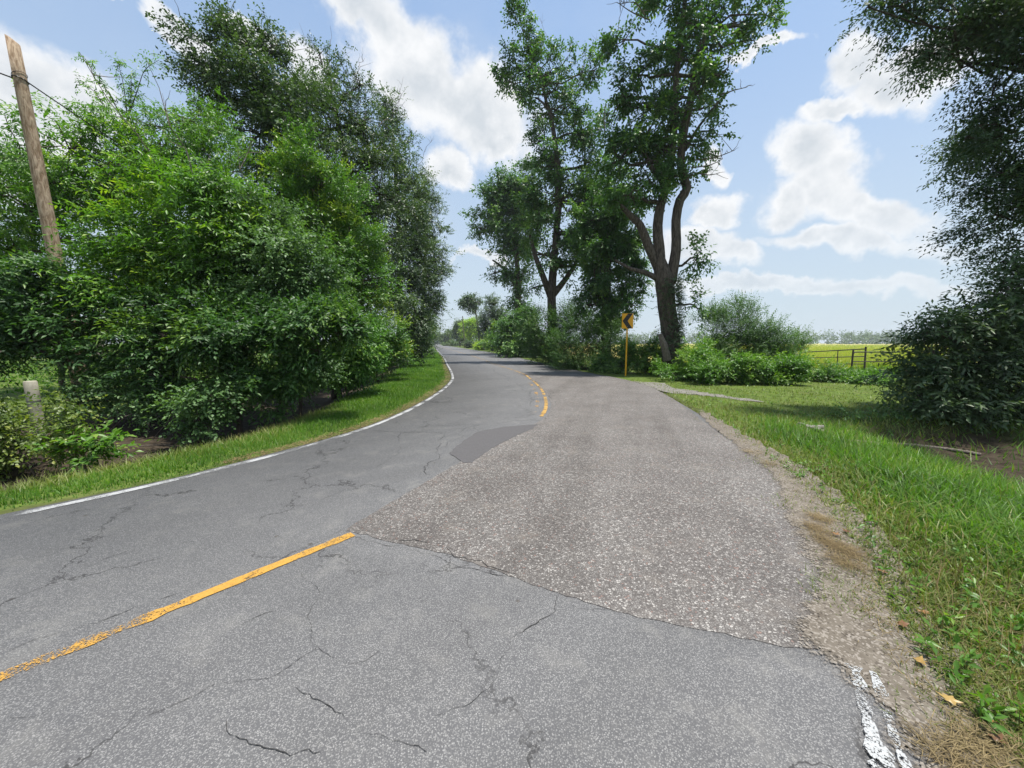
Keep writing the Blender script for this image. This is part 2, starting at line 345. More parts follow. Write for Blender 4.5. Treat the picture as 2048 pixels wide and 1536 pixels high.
# ------------------------------------------------------------------ setting: terrain and road
LE = catmull([(-60, -52), (-16, -8.5), (-10, -2.2), (-7, 1.0), (-4.87, 3.33), (-4.05, 4.35), (-3.47, 5.45), (-2.92, 6.75), (-2.58, 8.6), (-2.44, 11.7), (-2.58, 15.4), (-3.09, 19.1), (-4.87, 27.9), (-11.95, 61.5), (-43.7, 205.5), (-109, 500), (-330, 1500)], 0.5)
RE = catmull([(-53, -58), (-9, -13.5), (-3.5, -7), (0.2, -2.6), (1.4, -0.4), (1.9, 1.0), (2.04, 1.45), (2.15, 1.78), (2.52, 2.40), (3.0, 3.15), (3.62, 4.88), (4.05, 7.0), (4.42, 8.8), (4.9, 11.7), (5.2, 14.5), (4.57, 19.1), (2.87, 27.9), (-1.81, 55.9), (-14.2, 112), (-34.2, 203), (-100, 500), (-320, 1502)], 0.5)
def signed(line, x, y):
    """signed distance to a polyline; positive to the right of its direction"""
    best = np.full(x.shape, 1e18); sg = np.zeros(x.shape)
    A = line[:-1]; B = line[1:]
    for a, b in zip(A, B):
        d = b - a; L = d @ d
        u = np.clip(((x - a[0]) * d[0] + (y - a[1]) * d[1]) / L, 0, 1)
        ex = x - a[0] - u * d[0]; ey = y - a[1] - u * d[1]; q = ex * ex + ey * ey
        s = d[1] * (x - a[0]) - d[0] * (y - a[1])
        k = q < best - 1e-12; best = np.where(k, q, best); sg = np.where(k, s, sg)
    return np.sqrt(best) * np.where(sg >= 0, 1, -1)
def thin(line, every):                                        # coarser copy for distance queries
    return np.vstack([line[::every], line[-1:]])
LEc, REc = thin(LE, 2), thin(RE, 2)
def sstep(a, b, v): u = np.clip((v - a) / (b - a), 0, 1); return u * u * (3 - 2 * u)
def terrain(x, y):
    x = np.asarray(x, float); y = np.asarray(y, float)
    dl = -signed(LEc, x, y); dr = signed(REc, x, y)
    kl = np.interp(y, [4, 7.3, 12, 20], [.8, 1.05, 1.5, 1.8])
    zl = np.interp(dl / kl, [-1, 0, 0.3, 1.5, 2.0, 2.9, 3.7, 5.5, 9, 60], [-.05, -.035, -.025, -.05, -.11, -.50, -.46, -.14, -.05, 0.0])
    zr = np.interp(dr, [-1, 0, 0.4, 1.4, 2.6, 3.8, 4.8, 6.4, 9, 60], [-.05, -.03, -.03, -.07, -.18, -.55, -.52, -.16, -.08, 0.0])
    flat = np.interp(dr, [-1, 0, 0.4, 3, 60], [-.05, -.03, -.03, -.08, 0.0])
    k = sstep(8.2, 7.2, y)
    zr = flat + (zr - flat) * k
    z = np.where(dl > 0, zl, np.where(dr > 0, zr, -0.05))
    z = z + 0.03 * np.sin(x * 1.7 + 0.6 * y) * np.sin(y * 1.3 - 0.4 * x) * np.clip(np.maximum(dl, dr) - 0.5, 0, 1)
    return z
def gz(x, y): return float(terrain(np.array([x]), np.array([y]))[0])
def GT(px, py):
    """where the view ray of a pixel meets the terrain"""
    z = 0.0
    for _ in range(25): p = G(px, py, z); z = 0.5 * z + 0.5 * gz(p[0], p[1])
    return np.array([p[0], p[1], gz(p[0], p[1])])

def lines(lo, hi, fine, far, grow):
    a = list(np.arange(lo, hi + 1e-6, fine)); s = fine; v = hi
    while v < far: s *= grow; v += s; a.append(v)
    s = fine; v = lo
    while v > -far: s *= grow; v -= s; a.insert(0, v)
    return np.array(a)
gx = lines(-16, 20, 0.22, 2500, 1.16); gy = lines(-4, 26, 0.22, 2500, 1.13)
X, Y = np.meshgrid(gx, gy); Z = terrain(X.ravel(), Y.ravel())
nx, ny = len(gx), len(gy); idx = np.arange(nx * ny).reshape(ny, nx)
fc = np.stack([idx[:-1, :-1], idx[:-1, 1:], idx[1:, 1:], idx[1:, :-1]], -1).reshape(-1, 4)
V = np.stack([X.ravel(), Y.ravel(), Z], -1)
gm = mesh_np('ground', V, fc, M['ground'], smooth=True)
dl = -signed(LEc, V[:, 0], V[:, 1]); dr = signed(REc, V[:, 0], V[:, 1])
klv = np.interp(V[:, 1], [4, 7.3, 12, 20], [.9, 1.15, 1.6, 1.9])
dirt = np.maximum(sstep(1.6, 2.2, dl / klv) * sstep(9, 6.0, dl), sstep(2.9, 3.5, dr) * sstep(6.8, 5.4, dr) * sstep(8.6, 7.4, V[:, 1]))
dirt = np.maximum(dirt, sstep(0.35, 0.05, np.abs(np.maximum(dl, dr)) - 0.0) * 0.8)
FIELD_Y = 24.5
field = sstep(9.0, 12.0, dr) * sstep(FIELD_Y, FIELD_Y + 3, V[:, 1])
for nm, a in (('dirt', dirt), ('field', field)):
    at = gm.attributes.new(nm, 'FLOAT', 'POINT'); at.data.foreach_set('value', a.astype(np.float32))
tag(obj('ground', gm), kind='structure')

rngr = np.random.default_rng(5)
def resample(line, n):
    d = np.r_[0, np.cumsum(np.linalg.norm(np.diff(line, axis=0), axis=1))]
    # stations bunch up near the camera
    u = np.linspace(0, d[-1], n); return np.stack([np.interp(u, d, line[:, k]) for k in range(2)], -1)
def road_strip(name, L, R, z, mat, skirt=0.05):
    n = min(len(L), len(R)); L = L[:n]; R = R[:n]
    v = [np.c_[L, np.full(n, z)], np.c_[R, np.full(n, z)], np.c_[L, np.full(n, z - skirt)], np.c_[R, np.full(n, z - skirt)]]
    v = np.vstack(v); i = np.arange(n - 1); f = []
    f.append(np.stack([i, i + n, i + n + 1, i + 1], -1)); f.append(np.stack([i + 2 * n, i, i + 1, i + 2 * n + 1], -1)); f.append(np.stack([i + n, i + 3 * n, i + 3 * n + 1, i + n + 1], -1))
    return mesh_np(name, v, np.vstack(f), mat)
# match the two sides station by station: for every left station take the nearest right station in order
def pair(L, R):
    out = []; j = 0
    for p in L:
        k = j + int(np.argmin(np.linalg.norm(R[j:j + 25] - p, axis=1))); j = k; out.append(R[k])
    return np.array(out)
def offset(line, d):
    tn = nz(np.gradient(line, axis=0)); return line + np.stack([tn[:, 1], -tn[:, 0]], -1) * np.asarray(d).reshape(-1, 1)
Lx = offset(LE, -(0.14 + 0.05 * rngr.standard_normal(len(LE)).cumsum() * 0.05))
REd = catmull(RE[::3], 0.15)
road = tag(obj('road', road_strip('road', Lx, pair(LE, REd), 0.0, M['asphalt'])), kind='structure')

def ragged(pts, step, amp, seed):
    """subdivide a closed outline and jitter it"""
    r = np.random.default_rng(seed); o = []
    pts = [np.asarray(p, float)[:2] for p in pts]
    for i, a in enumerate(pts):
        b = pts[(i + 1) % len(pts)]; n = max(1, int(np.linalg.norm(b - a) / step)); n = min(n, 60)
        for k in range(n):
            sc_ = min(1.0, (0.4 + np.linalg.norm(a) * 0.12))
            o.append(a + (b - a) * k / n + (r.standard_normal(2) * amp * sc_ if (k or True) else 0))
    return o
def sheet(name, outline, z, mat, parent=None, thick=0.0):
    n = len(outline); v = [(p[0], p[1], z) for p in outline]; f = [tuple(range(n))]
    if thick:
        v += [(p[0], p[1], z - thick) for p in outline]; f += [(i + n, (i + 1) % n + n, (i + 1) % n, i) for i in range(n)]
    me = bpy.data.meshes.new(name); me.from_pydata(v, [], f); me.update()
    if me.polygons[0].normal.z < 0: me.flip_normals()
    me.materials.append(mat); return obj(name, me, parent)
def gpx(l): return [G(*q)[:2] for q in l]
PATCH = gpx([(690, 1060), (780, 1084), (900, 1110), (960, 1131), (1100, 1181), (1230, 1222), (1300, 1240), (1450, 1268), (1570, 1296), (1660, 1300), (1700, 1230), (1680, 1150), (1640, 1090),
             (1600, 1020), (1575, 960), (1530, 922), (1450, 876), (1400, 838), (1345, 797), (1300, 772), (1250, 759), (1215, 752), (1150, 748), (1046, 748), (1075, 769), (1094, 789), (1103, 808), (1099, 825), (1085, 839), (1060, 854), (1000, 880), (940, 912), (900, 936), (790, 1000)])
tag(sheet('chip_seal_patch', ragged(PATCH, 0.06, 0.008, 3), 0.004, M['chip'], thick=0.03), kind='structure')
TAR = gpx([(900, 906), (918, 890), (935, 878), (950, 866), (975, 860), (1010, 854), (1075, 849), (1062, 860), (1040, 869), (1000, 888), (960, 913), (942, 926), (925, 927), (914, 918)])
tag(sheet('tar_patch', ragged(TAR, 0.08, 0.010, 4), 0.0075, M['tar']), kind='structure')
SH_IN = catmull([np.array((0.35, -1.6)), np.array((1.0, 0.3)), np.array((1.25, 0.85))] + gpx([(1800, 1600), (1770, 1500), (1735, 1430), (1690, 1370), (1600, 1310), (1560, 1250), (1610, 1190), (1610, 1130), (1575, 1085), (1555, 1030), (1550, 980), (1520, 935), (1465, 890), (1420, 855), (1370, 820)]), 0.06)
SH_OUT = catmull([np.array((1.2, -2.0)), np.array((2.0, 0.2)), np.array((2.3, 1.4)), np.array((2.45, 1.95)), np.array((2.85, 2.5)), np.array((3.3, 3.2)), np.array((3.9, 4.85)), np.array((4.3, 7.0)), np.array((4.62, 8.6)), np.array((4.95, 10))], 0.06)
def strip_between(name, A, B, z, mat, cols=7, n=220):
    def rs(l):
        d_ = np.r_[0, np.cumsum(np.linalg.norm(np.diff(l, axis=0), axis=1))]; u_ = np.linspace(0, d_[-1], n); return np.stack([np.interp(u_, d_, l[:, k]) for k in range(2)], -1)
    A, B = rs(A), rs(B); r = np.random.default_rng(8); A = A + r.normal(0, .012, A.shape); k_ = np.linspace(0, 60, n); B = B + (np.sin(k_ * 1.7) + np.sin(k_ * 3.1 + 1) + r.normal(0, .8, n))[:, None] * .035
    v, e = [], []
    for c in range(cols):
        k = c / (cols - 1); v.append(np.c_[A + (B - A) * k, np.full(n, z)]); e.append(np.full(n, min(1.0, k * 2.2)))
    e = np.array(e); e[:, -40:] -= np.linspace(0, 1.4, 40)
    i = np.arange(n - 1); f = np.vstack([np.stack([c * n + i, (c + 1) * n + i, (c + 1) * n + i + 1, c * n + i + 1], -1) for c in range(cols - 1)])
    return obj(name, mesh_np(name, np.vstack(v), f, mat, e.ravel()))
tag(strip_between('gravel_shoulder', SH_IN, SH_OUT, 0.0105, M['dust']), kind='structure')
TRACK = [GT(*q)[:2] for q in [(1270, 763), (1330, 768), (1345, 775), (1400, 784), (1480, 797), (1530, 806), (1480, 801), (1400, 791), (1330, 786), (1300, 776)]]
sheet_track = sheet('gravel_track', ragged(TRACK, 0.2, 0.07, 8), 0.0, M['track']); tag(sheet_track, kind='structure')
for v in sheet_track.data.vertices: v.co.z = max(gz(v.co.x, v.co.y), -0.045) + 0.010 if v.co.x > 5.3 else 0.006

def line_strip(name, line, width, z, mat, parent=None, seed=0, ref=None):
    line = np.asarray(line); n = len(line); r = np.random.default_rng(seed)
    w1 = width / 2 + r.standard_normal(n) * 0.006
    a = offset(line, -w1); b = offset(line, w1); v = np.vstack([np.c_[a, np.full(n, z)], np.c_[b, np.full(n, z)]])
    i = np.arange(n - 1); me = mesh_np(name, v, np.stack([i, i + n, i + n + 1, i + 1], -1), mat); return obj(name, me, parent)
tag(line_strip('white_edge_line', catmull(LE[4::2][:, :], 0.12), 0.105, 0.006, M['white']), kind='structure')
YL = catmull([(-9, -6.2), (-5.5, -1.9), (-4.0, -.05), (-3.05, 1.07), (-2.54, 1.66), (-2.15, 2.12), (-1.76, 2.59), (-1.38, 3.04)], 0.06)
tag(line_strip('yellow_centre_line', YL, 0.09, 0.006, M['yellow'], seed=1), kind='structure')
YL2 = catmull([(0.66, 8.2), (0.86, 9.3), (1.00, 11.0), (1.04, 13.6), (0.85, 17), (0.45, 20.7), (-1.34, 29.2), (-5.9, 51.2), (-22.25, 123), (-40.5, 206), (-104, 500)], 0.12)
tag(line_strip('yellow_centre_line', YL2, 0.09, 0.009, M['yellowfar'], seed=2), kind='structure')
tag(line_strip('faded_centre_line', offset(YL2, -0.24), 0.10, 0.0092, M['yellowfaint'], seed=2), kind='structure')
RW = catmull(list(gpx([(1705, 1335), (1718, 1370), (1730, 1420), (1745, 1480), (1770, 1540), (1800, 1640)])) + [np.array((0.75, -0.5)), np.array((-1, -2.6))], 0.05)
tag(line_strip('white_edge_line', RW, 0.055, 0.0145, M['whiteworn'], seed=3), kind='structure')
tag(line_strip('white_edge_line', offset(RW, -.075), 0.035, 0.0145, M['whiteworn'], seed=4), kind='structure')

# cracks as flat dark strips with painted-in depth shade, children of the road
def crack(px, wd, seed, z=0.0045):
    r = np.random.default_rng(seed); c = catmull(gpx(px), 0.012); n = len(c); xs_ = np.arange(n)
    tn = nz(np.gradient(c, axis=0)); nr_ = np.stack([tn[:, 1], -tn[:, 0]], -1); far_ = np.clip(np.linalg.norm(c, axis=1) / 2.5, 1, 5)
    def rn(step, mu=0.0, sd=1.0): g_ = np.arange(0, n + step, step); return np.interp(xs_, g_, r.normal(mu, sd, len(g_)))
    c = c + nr_ * ((rn(15) * .016 + rn(6) * .009 + rn(2) * .0035) * far_)[:, None]
    w_ = wd * .36 * (0.5 + r.random(n)) * np.minimum(1, 5 * np.sin(np.linspace(0.02, math.pi - 0.02, n))) * np.clip(rn(9, .7, .55), .10, 1.6)
    a = c - nr_ * w_[:, None]; b = c + nr_ * w_[:, None]; v = np.vstack([np.c_[a, np.full(n, z)], np.c_[b, np.full(n, z)]]); i = np.arange(n - 1)
    obj('crack', mesh_np('crack', v, np.stack([i, i + n, i + n + 1, i + 1], -1), M['crack']), road)
CR = [([(725, 863), (800, 864), (898, 866), (940, 855), (1000, 845), (1080, 838)], .012), ([(898, 866), (880, 880), (877, 900), (872, 915), (848, 930), (846, 940), (870, 950)], .011),
      ([(0, 1312), (60, 1285), (120, 1270), (200, 1240), (290, 1205), (350, 1193)], .007), ([(690, 1440), (720, 1462), (770, 1470)], .004), ([(300, 1420), (360, 1400), (430, 1370)], .003), ([(620, 1290), (700, 1330), (760, 1300)], .0025), ([(875, 900), (905, 880), (935, 872)], .007), ([(800, 864), (790, 900), (760, 930), (700, 950)], .005), ([(560, 1010), (640, 1000), (720, 960)], .004), ([(200, 1120), (300, 1090), (390, 1085)], .003), ([(540, 1128), (600, 1100), (690, 1062)], .006), ([(440, 1290), (500, 1245), (560, 1215)], .003),
      ([(585, 1380), (640, 1400), (675, 1420), (690, 1440)], .0032), ([(450, 1440), (455, 1465), (500, 1485), (545, 1490), (590, 1500), (640, 1510)], .0034), ([(430, 1370), (510, 1362), (545, 1350), (600, 1310), (625, 1290)], .003),
      ([(1120, 1183), (1090, 1230), (1040, 1270), (1010, 1310), (970, 1375), (940, 1410), (870, 1440)], .0035), ([(1235, 1212), (1190, 1222), (1130, 1220)], .003), ([(740, 1460), (800, 1480), (860, 1500)], .004),
      ([(590, 1140), (625, 1180), (610, 1230), (620, 1290)], .0025), ([(650, 1110), (700, 1125), (745, 1100)], .0025), ([(0, 1450), (60, 1440), (130, 1400), (215, 1355)], .003),
      ([(1090, 842), (1106, 825), (1110, 808), (1100, 790), (1085, 775), (1050, 754), (1000, 738)], .016), ([(990, 745), (1020, 758), (1040, 775), (1055, 790), (1062, 805), (1055, 825), (1040, 835)], .012), ([(960, 730), (985, 742), (1010, 752)], .02), ([(1015, 722), (1030, 730), (1050, 738), (1070, 742)], .03), ([(700, 1070), (780, 1092), (860, 1112), (900, 1126), (960, 1143), (1010, 1158)], .006)]
for i, (p_, w_) in enumerate(CR): crack(p_, w_, 40 + i)
crack([(800, 1078), (850, 1085), (895, 1098), (910, 1112), (950, 1124), (1040, 1150)], .010, 90, 0.0065)  # dark line of the patch's lower step, painted as a flat strip, no crack

# ------------------------------------------------------------------ foliage
UP = np.array([0, 0, 1.0])
SP = dict(  # leaf length, width, leaves per twig, twig length, droop, up bias, points on leaf
    pecan=(.130, .046, 11, .46, .45, .15, 4), glossy=(.105, .054, 8, .34, .30, .20, 4), oak=(.115, .066, 7, .36, .30, .20, 4), laurel=(.105, .045, 8, .32, .10, .55, 4),
    gum=(.150, .105, 6, .42, .35, .15, 4), elm=(.068, .032, 9, .42, .25, .10, 4), willow=(.100, .032, 12, .50, .0, .80, 4), weed=(.120, .056, 8, .38, .25, .45, 4),
    lime=(.30, .18, 6, .8, .3, .2, 4), far=(.42, .30, 5, 1.0, .2, .3, 4), oakfar=(.24, .15, 6, .7, .3, .2, 4), bigleaf=(.120, .050, 8, .40, .30, .25, 4), vine=(.075, .055, 8, .34, .30, .15, 4))
def leaves(start, tdir, sp, rng, crnd, size=1.0):
    L, W, per, TL, droop, up, npt = SP[sp]; L *= size; W *= size; TL *= size; T = len(start)
    tl = TL * (0.6 + 0.8 * rng.random((T, 1))); side = nz(np.cross(tdir, UP) + 0.4 * rng.standard_normal((T, 3)))
    B = []; Dr = []; Rn = []
    for j in range(per):
        u = (j + 0.6) / per; sg = 1 if j % 2 else -1
        b = start + tdir * tl * u - UP * tl * (u * u * droop * 0.7)
        d = nz(tdir * (0.45 if j < per - 1 else 1.2) + side * sg * (0.85 if j < per - 1 else 0.1) - UP * droop * 0.8 + 0.30 * rng.standard_normal((T, 3)))
        B.append(b); Dr.append(d); Rn.append(0.52 * crnd + 0.22 * rng.random(T) + 0.26 * u)  # clump tones and new-growth tips, widened to paint in lit and shaded contrast
    B = np.vstack(B); Dr = np.vstack(Dr); Rn = np.concatenate(Rn); N = len(B)
    nr = nz(UP * 0.85 + np.tile(tdir, (per, 1)) * 0.55 + 0.36 * rng.standard_normal((N, 3))); wv = nz(np.cross(nr, Dr)); nr = np.cross(Dr, wv)
    l = (L * (0.65 + 0.6 * rng.random((N, 1)))); ww = W * (0.7 + 0.5 * rng.random((N, 1))) * 0.5
    tip = B + Dr * l - UP * l * 0.12
    if npt == 4:
        q = [B, B + Dr * l * .45 + wv * ww + nr * ww * .35, tip, B + Dr * l * .45 - wv * ww + nr * ww * .35]
        Vv = np.stack(q, 1).reshape(-1, 3); k = np.arange(N)[:, None] * 4
        Ff = np.stack([k + np.array([0, 1, 2]), k + np.array([0, 2, 3])], 1).reshape(-1, 3)
    else:
        a = nr * ww * .35
        q = [B, B + Dr * l * .28 + wv * ww * .85 + a, B + Dr * l * .62 + wv * ww * .85 + a, tip, B + Dr * l * .62 - wv * ww * .85 + a, B + Dr * l * .28 - wv * ww * .85 + a]
        Vv = np.stack(q, 1).reshape(-1, 3); k = np.arange(N)[:, None] * 6
        Ff = np.stack([k + np.array(z) for z in ((0, 1, 2), (0, 2, 3), (0, 3, 4), (0, 4, 5))], 1).reshape(-1, 3)
    return Vv, Ff, np.repeat(Rn, npt)
def clumps(lobes, rng, tight=1.0, fill=1.0):
    """lobes: (centre, radii) -> clump centres, radii, the lobe of each"""
    C, R, K = [], [], []
    for i, (c, r) in enumerate(lobes):
        m = float(np.mean(r)); k = int(np.clip((10 * m ** 1.1 + 5) * fill, 4, 40))
        d = nz(rng.standard_normal((k, 3))); rad = (0.12 + 1.0 * rng.random((k, 1)) ** 0.62)
        C.append(c + d * rad * r); R.append(m * (0.17 + 0.20 * rng.random(k) ** 1.5) * tight * (1 + 0.30 / max(m, .5))); K += [i] * k
    return np.vstack(C), np.concatenate(R), np.array(K)
def foliage(lobes, n, sp, seed, size=1.0, tight=1.0, fill=1.0, shoots=1.0):
    rng = np.random.default_rng(seed); C, R, K = clumps(lobes, rng, tight, fill)
    per = SP[sp][2]; T = max(8, int(n / per)); p = R ** 2; p /= p.sum()
    k = rng.choice(len(C), T, p=p); d = nz(rng.standard_normal((T, 3)))
    st = C[k] + d * (R[k][:, None] * rng.random((T, 1)) ** 0.5) * np.array([1.15, 1.15, .62])
    lc = np.array([l[0] for l in lobes])[K[k]]
    td = nz(d * 0.7 + nz(st - lc) * 0.6 + UP * SP[sp][5] + 0.35 * rng.standard_normal((T, 3)))
    cr = rng.random(len(C)); ck = cr[k]
    # a share of the twigs sits on long shoots that break the outline
    ns = int(len(C) * 0.9 * shoots); per_s = max(3, int(0.16 * T / max(ns, 1))); a = min(T, ns * per_s)
    if a > 10:
        ci = rng.choice(len(C), ns, p=p); o_ = nz(C[ci] - np.array([l[0] for l in lobes])[K[ci]] + 1e-3); sd_ = nz(o_ + UP * (0.25 + SP[sp][5]) + .45 * rng.standard_normal((ns, 3)))
        ln = (R[ci] * (1.2 + 1.6 * rng.random(ns)) + .15 * size)[:, None]; u_ = rng.random((ns, per_s, 1))
        q = C[ci][:, None] + sd_[:, None] * ln[:, None] * u_ - UP * (ln[:, None] * u_ * u_ * .25)
        m_ = ns * per_s; m_ = min(m_, T); st[:m_] = q.reshape(-1, 3)[:m_]; td[:m_] = nz(np.repeat(sd_, per_s, 0)[:m_] + .7 * rng.standard_normal((m_, 3))); ck = ck.copy(); ck[:m_] = np.clip(np.repeat(cr[ci], per_s)[:m_] * .7 + .35 * u_.reshape(-1)[:m_], 0, 1)
    return leaves(st, td, sp, rng, ck, size), C, R, K
def px_lobes(lst, Y):
    o = []
    for q in lst:
        cx, cy, rx, ry = q[:4]; y = Y + (q[4] if len(q) > 4 else 0)
        k = y / F; o.append((P(cx, cy, y), np.array([rx * k, (rx + ry) * 0.5 * k * (q[5] if len(q) > 5 else 1), ry * k])))
    return o
def wob(a, b, n, amp, rng):
    pts = []
    for i in range(n + 1):
        u = i / n; pts.append(a + (b - a) * u + rng.standard_normal(3) * amp * math.sin(math.pi * u))
    return pts
def tree(name, label, cat, lobes, n, sp, seed, trunk, Y, mat=None, group=None, size=1.0, tight=1.0, bark='bark', twigs=0, limbs=None, limb_r=0.05, world=None, fill=1.0, shoots=1.0):
    """trunk: list of (px, py, radius in m[, dY]); lobes in pixels at distance Y"""
    rng = np.random.default_rng(seed + 1000)
    tp = [P(q[0], q[1], Y + (q[3] if len(q) > 3 else 0)) for q in trunk]; tr = [q[2] for q in trunk]
    gx_, gy_ = tp[0][0], tp[0][1]; base = np.array([gx_, gy_, gz(gx_, gy_)])
    if tp[0][2] > base[2] + 0.05: tp.insert(0, base - np.array([0, 0, 0.1])); tr.insert(0, tr[0] * 1.25)
    else: tp[0] = base - np.array([0, 0, 0.1])
    root = empty(name, base); tag(root, label, cat, group)
    tl = catmull(np.c_[np.array(tp), np.array(tr)], 0.5)
    mb = MB(); mb.tube(tl[:, :3] + rng.standard_normal((len(tl), 3)) * 0.02, np.maximum(tl[:, 3], 0.01), 10)
    mb.build('trunk', M[bark], root, base, True)
    L = px_lobes(lobes, Y) if world is None else world
    (Vv, Ff, Rn), C, R, K = foliage(L, n, sp, seed, size, tight, fill, shoots)
    me = mesh_np('crown', Vv - base, Ff, mat or M[sp], Rn); obj('crown', me, root)
    # limbs from the trunk to every lobe, then boughs to the clumps
    lb = MB(); starts = []
    for (c, r) in L:
        d = np.linalg.norm(tl[:, :3] - c, axis=1) + np.where(tl[:, 2] > c[2] + 0.2, 6, 0); j = int(np.argmin(d)); a = tl[j, :3]
        rr = min(tl[j, 3] * 0.7, limb_r * (0.6 + float(np.mean(r)) * 0.5)); pts = wob(a, c, 5, np.linalg.norm(c - a) * 0.05, rng)
        lb.tube(pts, np.linspace(rr, rr * 0.4, len(pts)), 6, False); starts.append(rr)
    for c, k in zip(C, K):
        a = L[k][0]; pts = wob(a, c, 3, np.linalg.norm(c - a) * 0.08, rng); lb.tube(pts, np.linspace(starts[k] * 0.42, 0.008, len(pts)), 4, False)
    tag(lb.build('limbs', M[bark], root, base, True), kind='stuff')
    for lm in (limbs or []):
        pts = [P(q[0], q[1], Y + (q[3] if len(q) > 3 else 0)) for q in lm]; cl = catmull(np.c_[np.array(pts), np.array([q[2] for q in lm])], 0.4)
        MB().tube(cl[:, :3], np.maximum(cl[:, 3], .01), 8).build('limb', M[bark], root, base, True)
    if twigs:
        tb = MB(); top = np.argsort(-C[:, 2])[:max(4, len(C) // 3)]
        for i in range(twigs):
            c = C[rng.choice(top)]; tip = c + nz(np.array([rng.normal() * .5, rng.normal() * .5, 1.0])) * (1.0 + rng.random() * 1.2) * size
            q = wob(c, tip, 5, .10, rng); tb.tube(q, np.linspace(.016, .005, 6), 4, False)
            for _ in range(4):
                s = q[rng.integers(1, 5)]; e = s + nz(rng.standard_normal(3) * .7 + UP * .8) * (.3 + .5 * rng.random()); tb.tube(wob(s, e, 3, .03, rng), np.linspace(.009, .003, 4), 3, False)
        tag(tb.build('bare_twigs', M['twig'], root, base), kind='stuff')
    return root, base

def shrub(name, label, lobes, n, sp, seed, Y, base, cat='shrub', **kw):
    cx, cy = lobes[0][:2]; r = kw.pop('r', 0.04)
    return tree(name, label, cat, lobes, n, sp, seed, [(base[0], base[1], r), ((base[0] + cx) / 2, (base[1] + cy) / 2, r * .8), (cx, cy, r * .5)], Y, limb_r=r * .7, **kw)

# ---- left side of the road
tree('pecan_tree', 'bright green pecan tree behind the leaning utility pole at left edge', 'tree',
     [(40, 320, 90, 70), (140, 300, 80, 75), (-60, 380, 90, 110), (60, 420, 95, 70), (160, 380, 70, 60), (20, 500, 80, 45), (200, 330, 50, 50), (-90, 520, 80, 90), (120, 480, 60, 35)], 36000, 'pecan', 11,
     [(168, 760, .17), (150, 640, .15), (110, 500, .12), (70, 380, .07)], 12.0, size=1.05, tight=.95)
tree('ash_tree', 'green ash tree with a broad crown just right of the leaning utility pole', 'tree',
     [(330, 255, 95, 60), (280, 310, 90, 65), (400, 300, 85, 65), (240, 255, 40, 35), (330, 380, 110, 60), (450, 370, 70, 60), (250, 400, 80, 60), (380, 240, 55, 30)], 34000, 'pecan', 12,
     [(330, 740, .14), (320, 600, .12), (310, 420, .09), (320, 300, .05)], 13.0, size=.85, tight=.9)
# tall sprays of that ash
def sprays(name, label, stems, Y, sp, seed, cat='sapling', bark='bark', per=30, size=1.0, group=None):
    rng = np.random.default_rng(seed); root = None; base = None; mb = MB(); Vs, Fs, Rs, o = [], [], [], 0
    for st in stems:
        pts = catmull(np.array([P(a, b, Y) for a, b in st]), 0.1)
        if root is None:
            base = np.array([pts[0][0], pts[0][1], gz(pts[0][0], pts[0][1])]); root = tag(empty(name, base), label, cat, group)
            if pts[0][2] > base[2] + .2: mb.tube(wob(base - UP * .1, pts[0], 6, .12, rng), np.linspace(.045, .022, 7), 6, False)
        mb.tube(pts, np.linspace(.02, .005, len(pts)), 5, False)
        k = rng.integers(len(pts) // 4, len(pts), per); d = nz(rng.standard_normal((per, 3)) + UP * .5)
        v, f, r = leaves(pts[k], d, sp, rng, rng.random(per), size); Vs.append(v); Fs.append(f + o); Rs.append(r); o += len(v)
    mb.build('stem', M[bark], root, base); obj('leaves', mesh_np('leaves', np.vstack(Vs) - base, np.vstack(Fs), M[sp], np.concatenate(Rs)), root)
    return root
sprays('ash_sapling', 'slender sapling with feathery sprays rising against the sky left of the tall trees',
       [[(255, 260), (252, 210), (245, 160), (235, 125)], [(255, 240), (275, 180), (290, 140), (318, 120)], [(250, 250), (225, 200), (200, 160), (172, 122)], [(245, 260), (215, 225), (190, 185), (155, 160)], [(255, 250), (262, 190), (262, 150)]], 13.2, 'pecan', 14, per=26, size=.8)
tree('oak_tree', 'tall dark oak with a ragged windblown crown, tallest on the left roadside', 'tree',
     [(440, 60, 26, 36), (505, 95, 50, 40), (470, 120, 75, 55), (420, 165, 50, 45), (545, 120, 40, 45), (530, 180, 70, 60), (480, 200, 60, 40), (580, 240, 80, 70), (400, 130, 30, 30), (600, 330, 90, 70), (520, 270, 60, 50), (420, 215, 28, 20), (438, 28, 12, 18), (560, 420, 110, 80), (650, 440, 90, 90)], 60000, 'oak', 15,
     [(610, 760, .30), (600, 560, .26), (580, 380, .20), (540, 220, .13), (490, 110, .07)], 16.0, bark='barkdark', twigs=3, limb_r=.09, size=1.05)
tree('oak_tree', 'dark oak with dead bare twigs at its top, right of the tallest left oak', 'tree',
     [(655, 150, 40, 40), (690, 200, 60, 50), (630, 200, 40, 40), (730, 250, 50, 50), (660, 260, 80, 60), (740, 320, 60, 60), (690, 350, 90, 70), (640, 110, 15, 20), (720, 170, 25, 25), (760, 390, 60, 60), (710, 440, 90, 80), (760, 480, 60, 60), (700, 540, 80, 80), (770, 570, 50, 70)], 56000, 'oak', 16,
     [(720, 730, .28), (715, 560, .24), (700, 380, .17), (670, 220, .09)], 19.0, bark='barkdark', twigs=12, limb_r=.08)
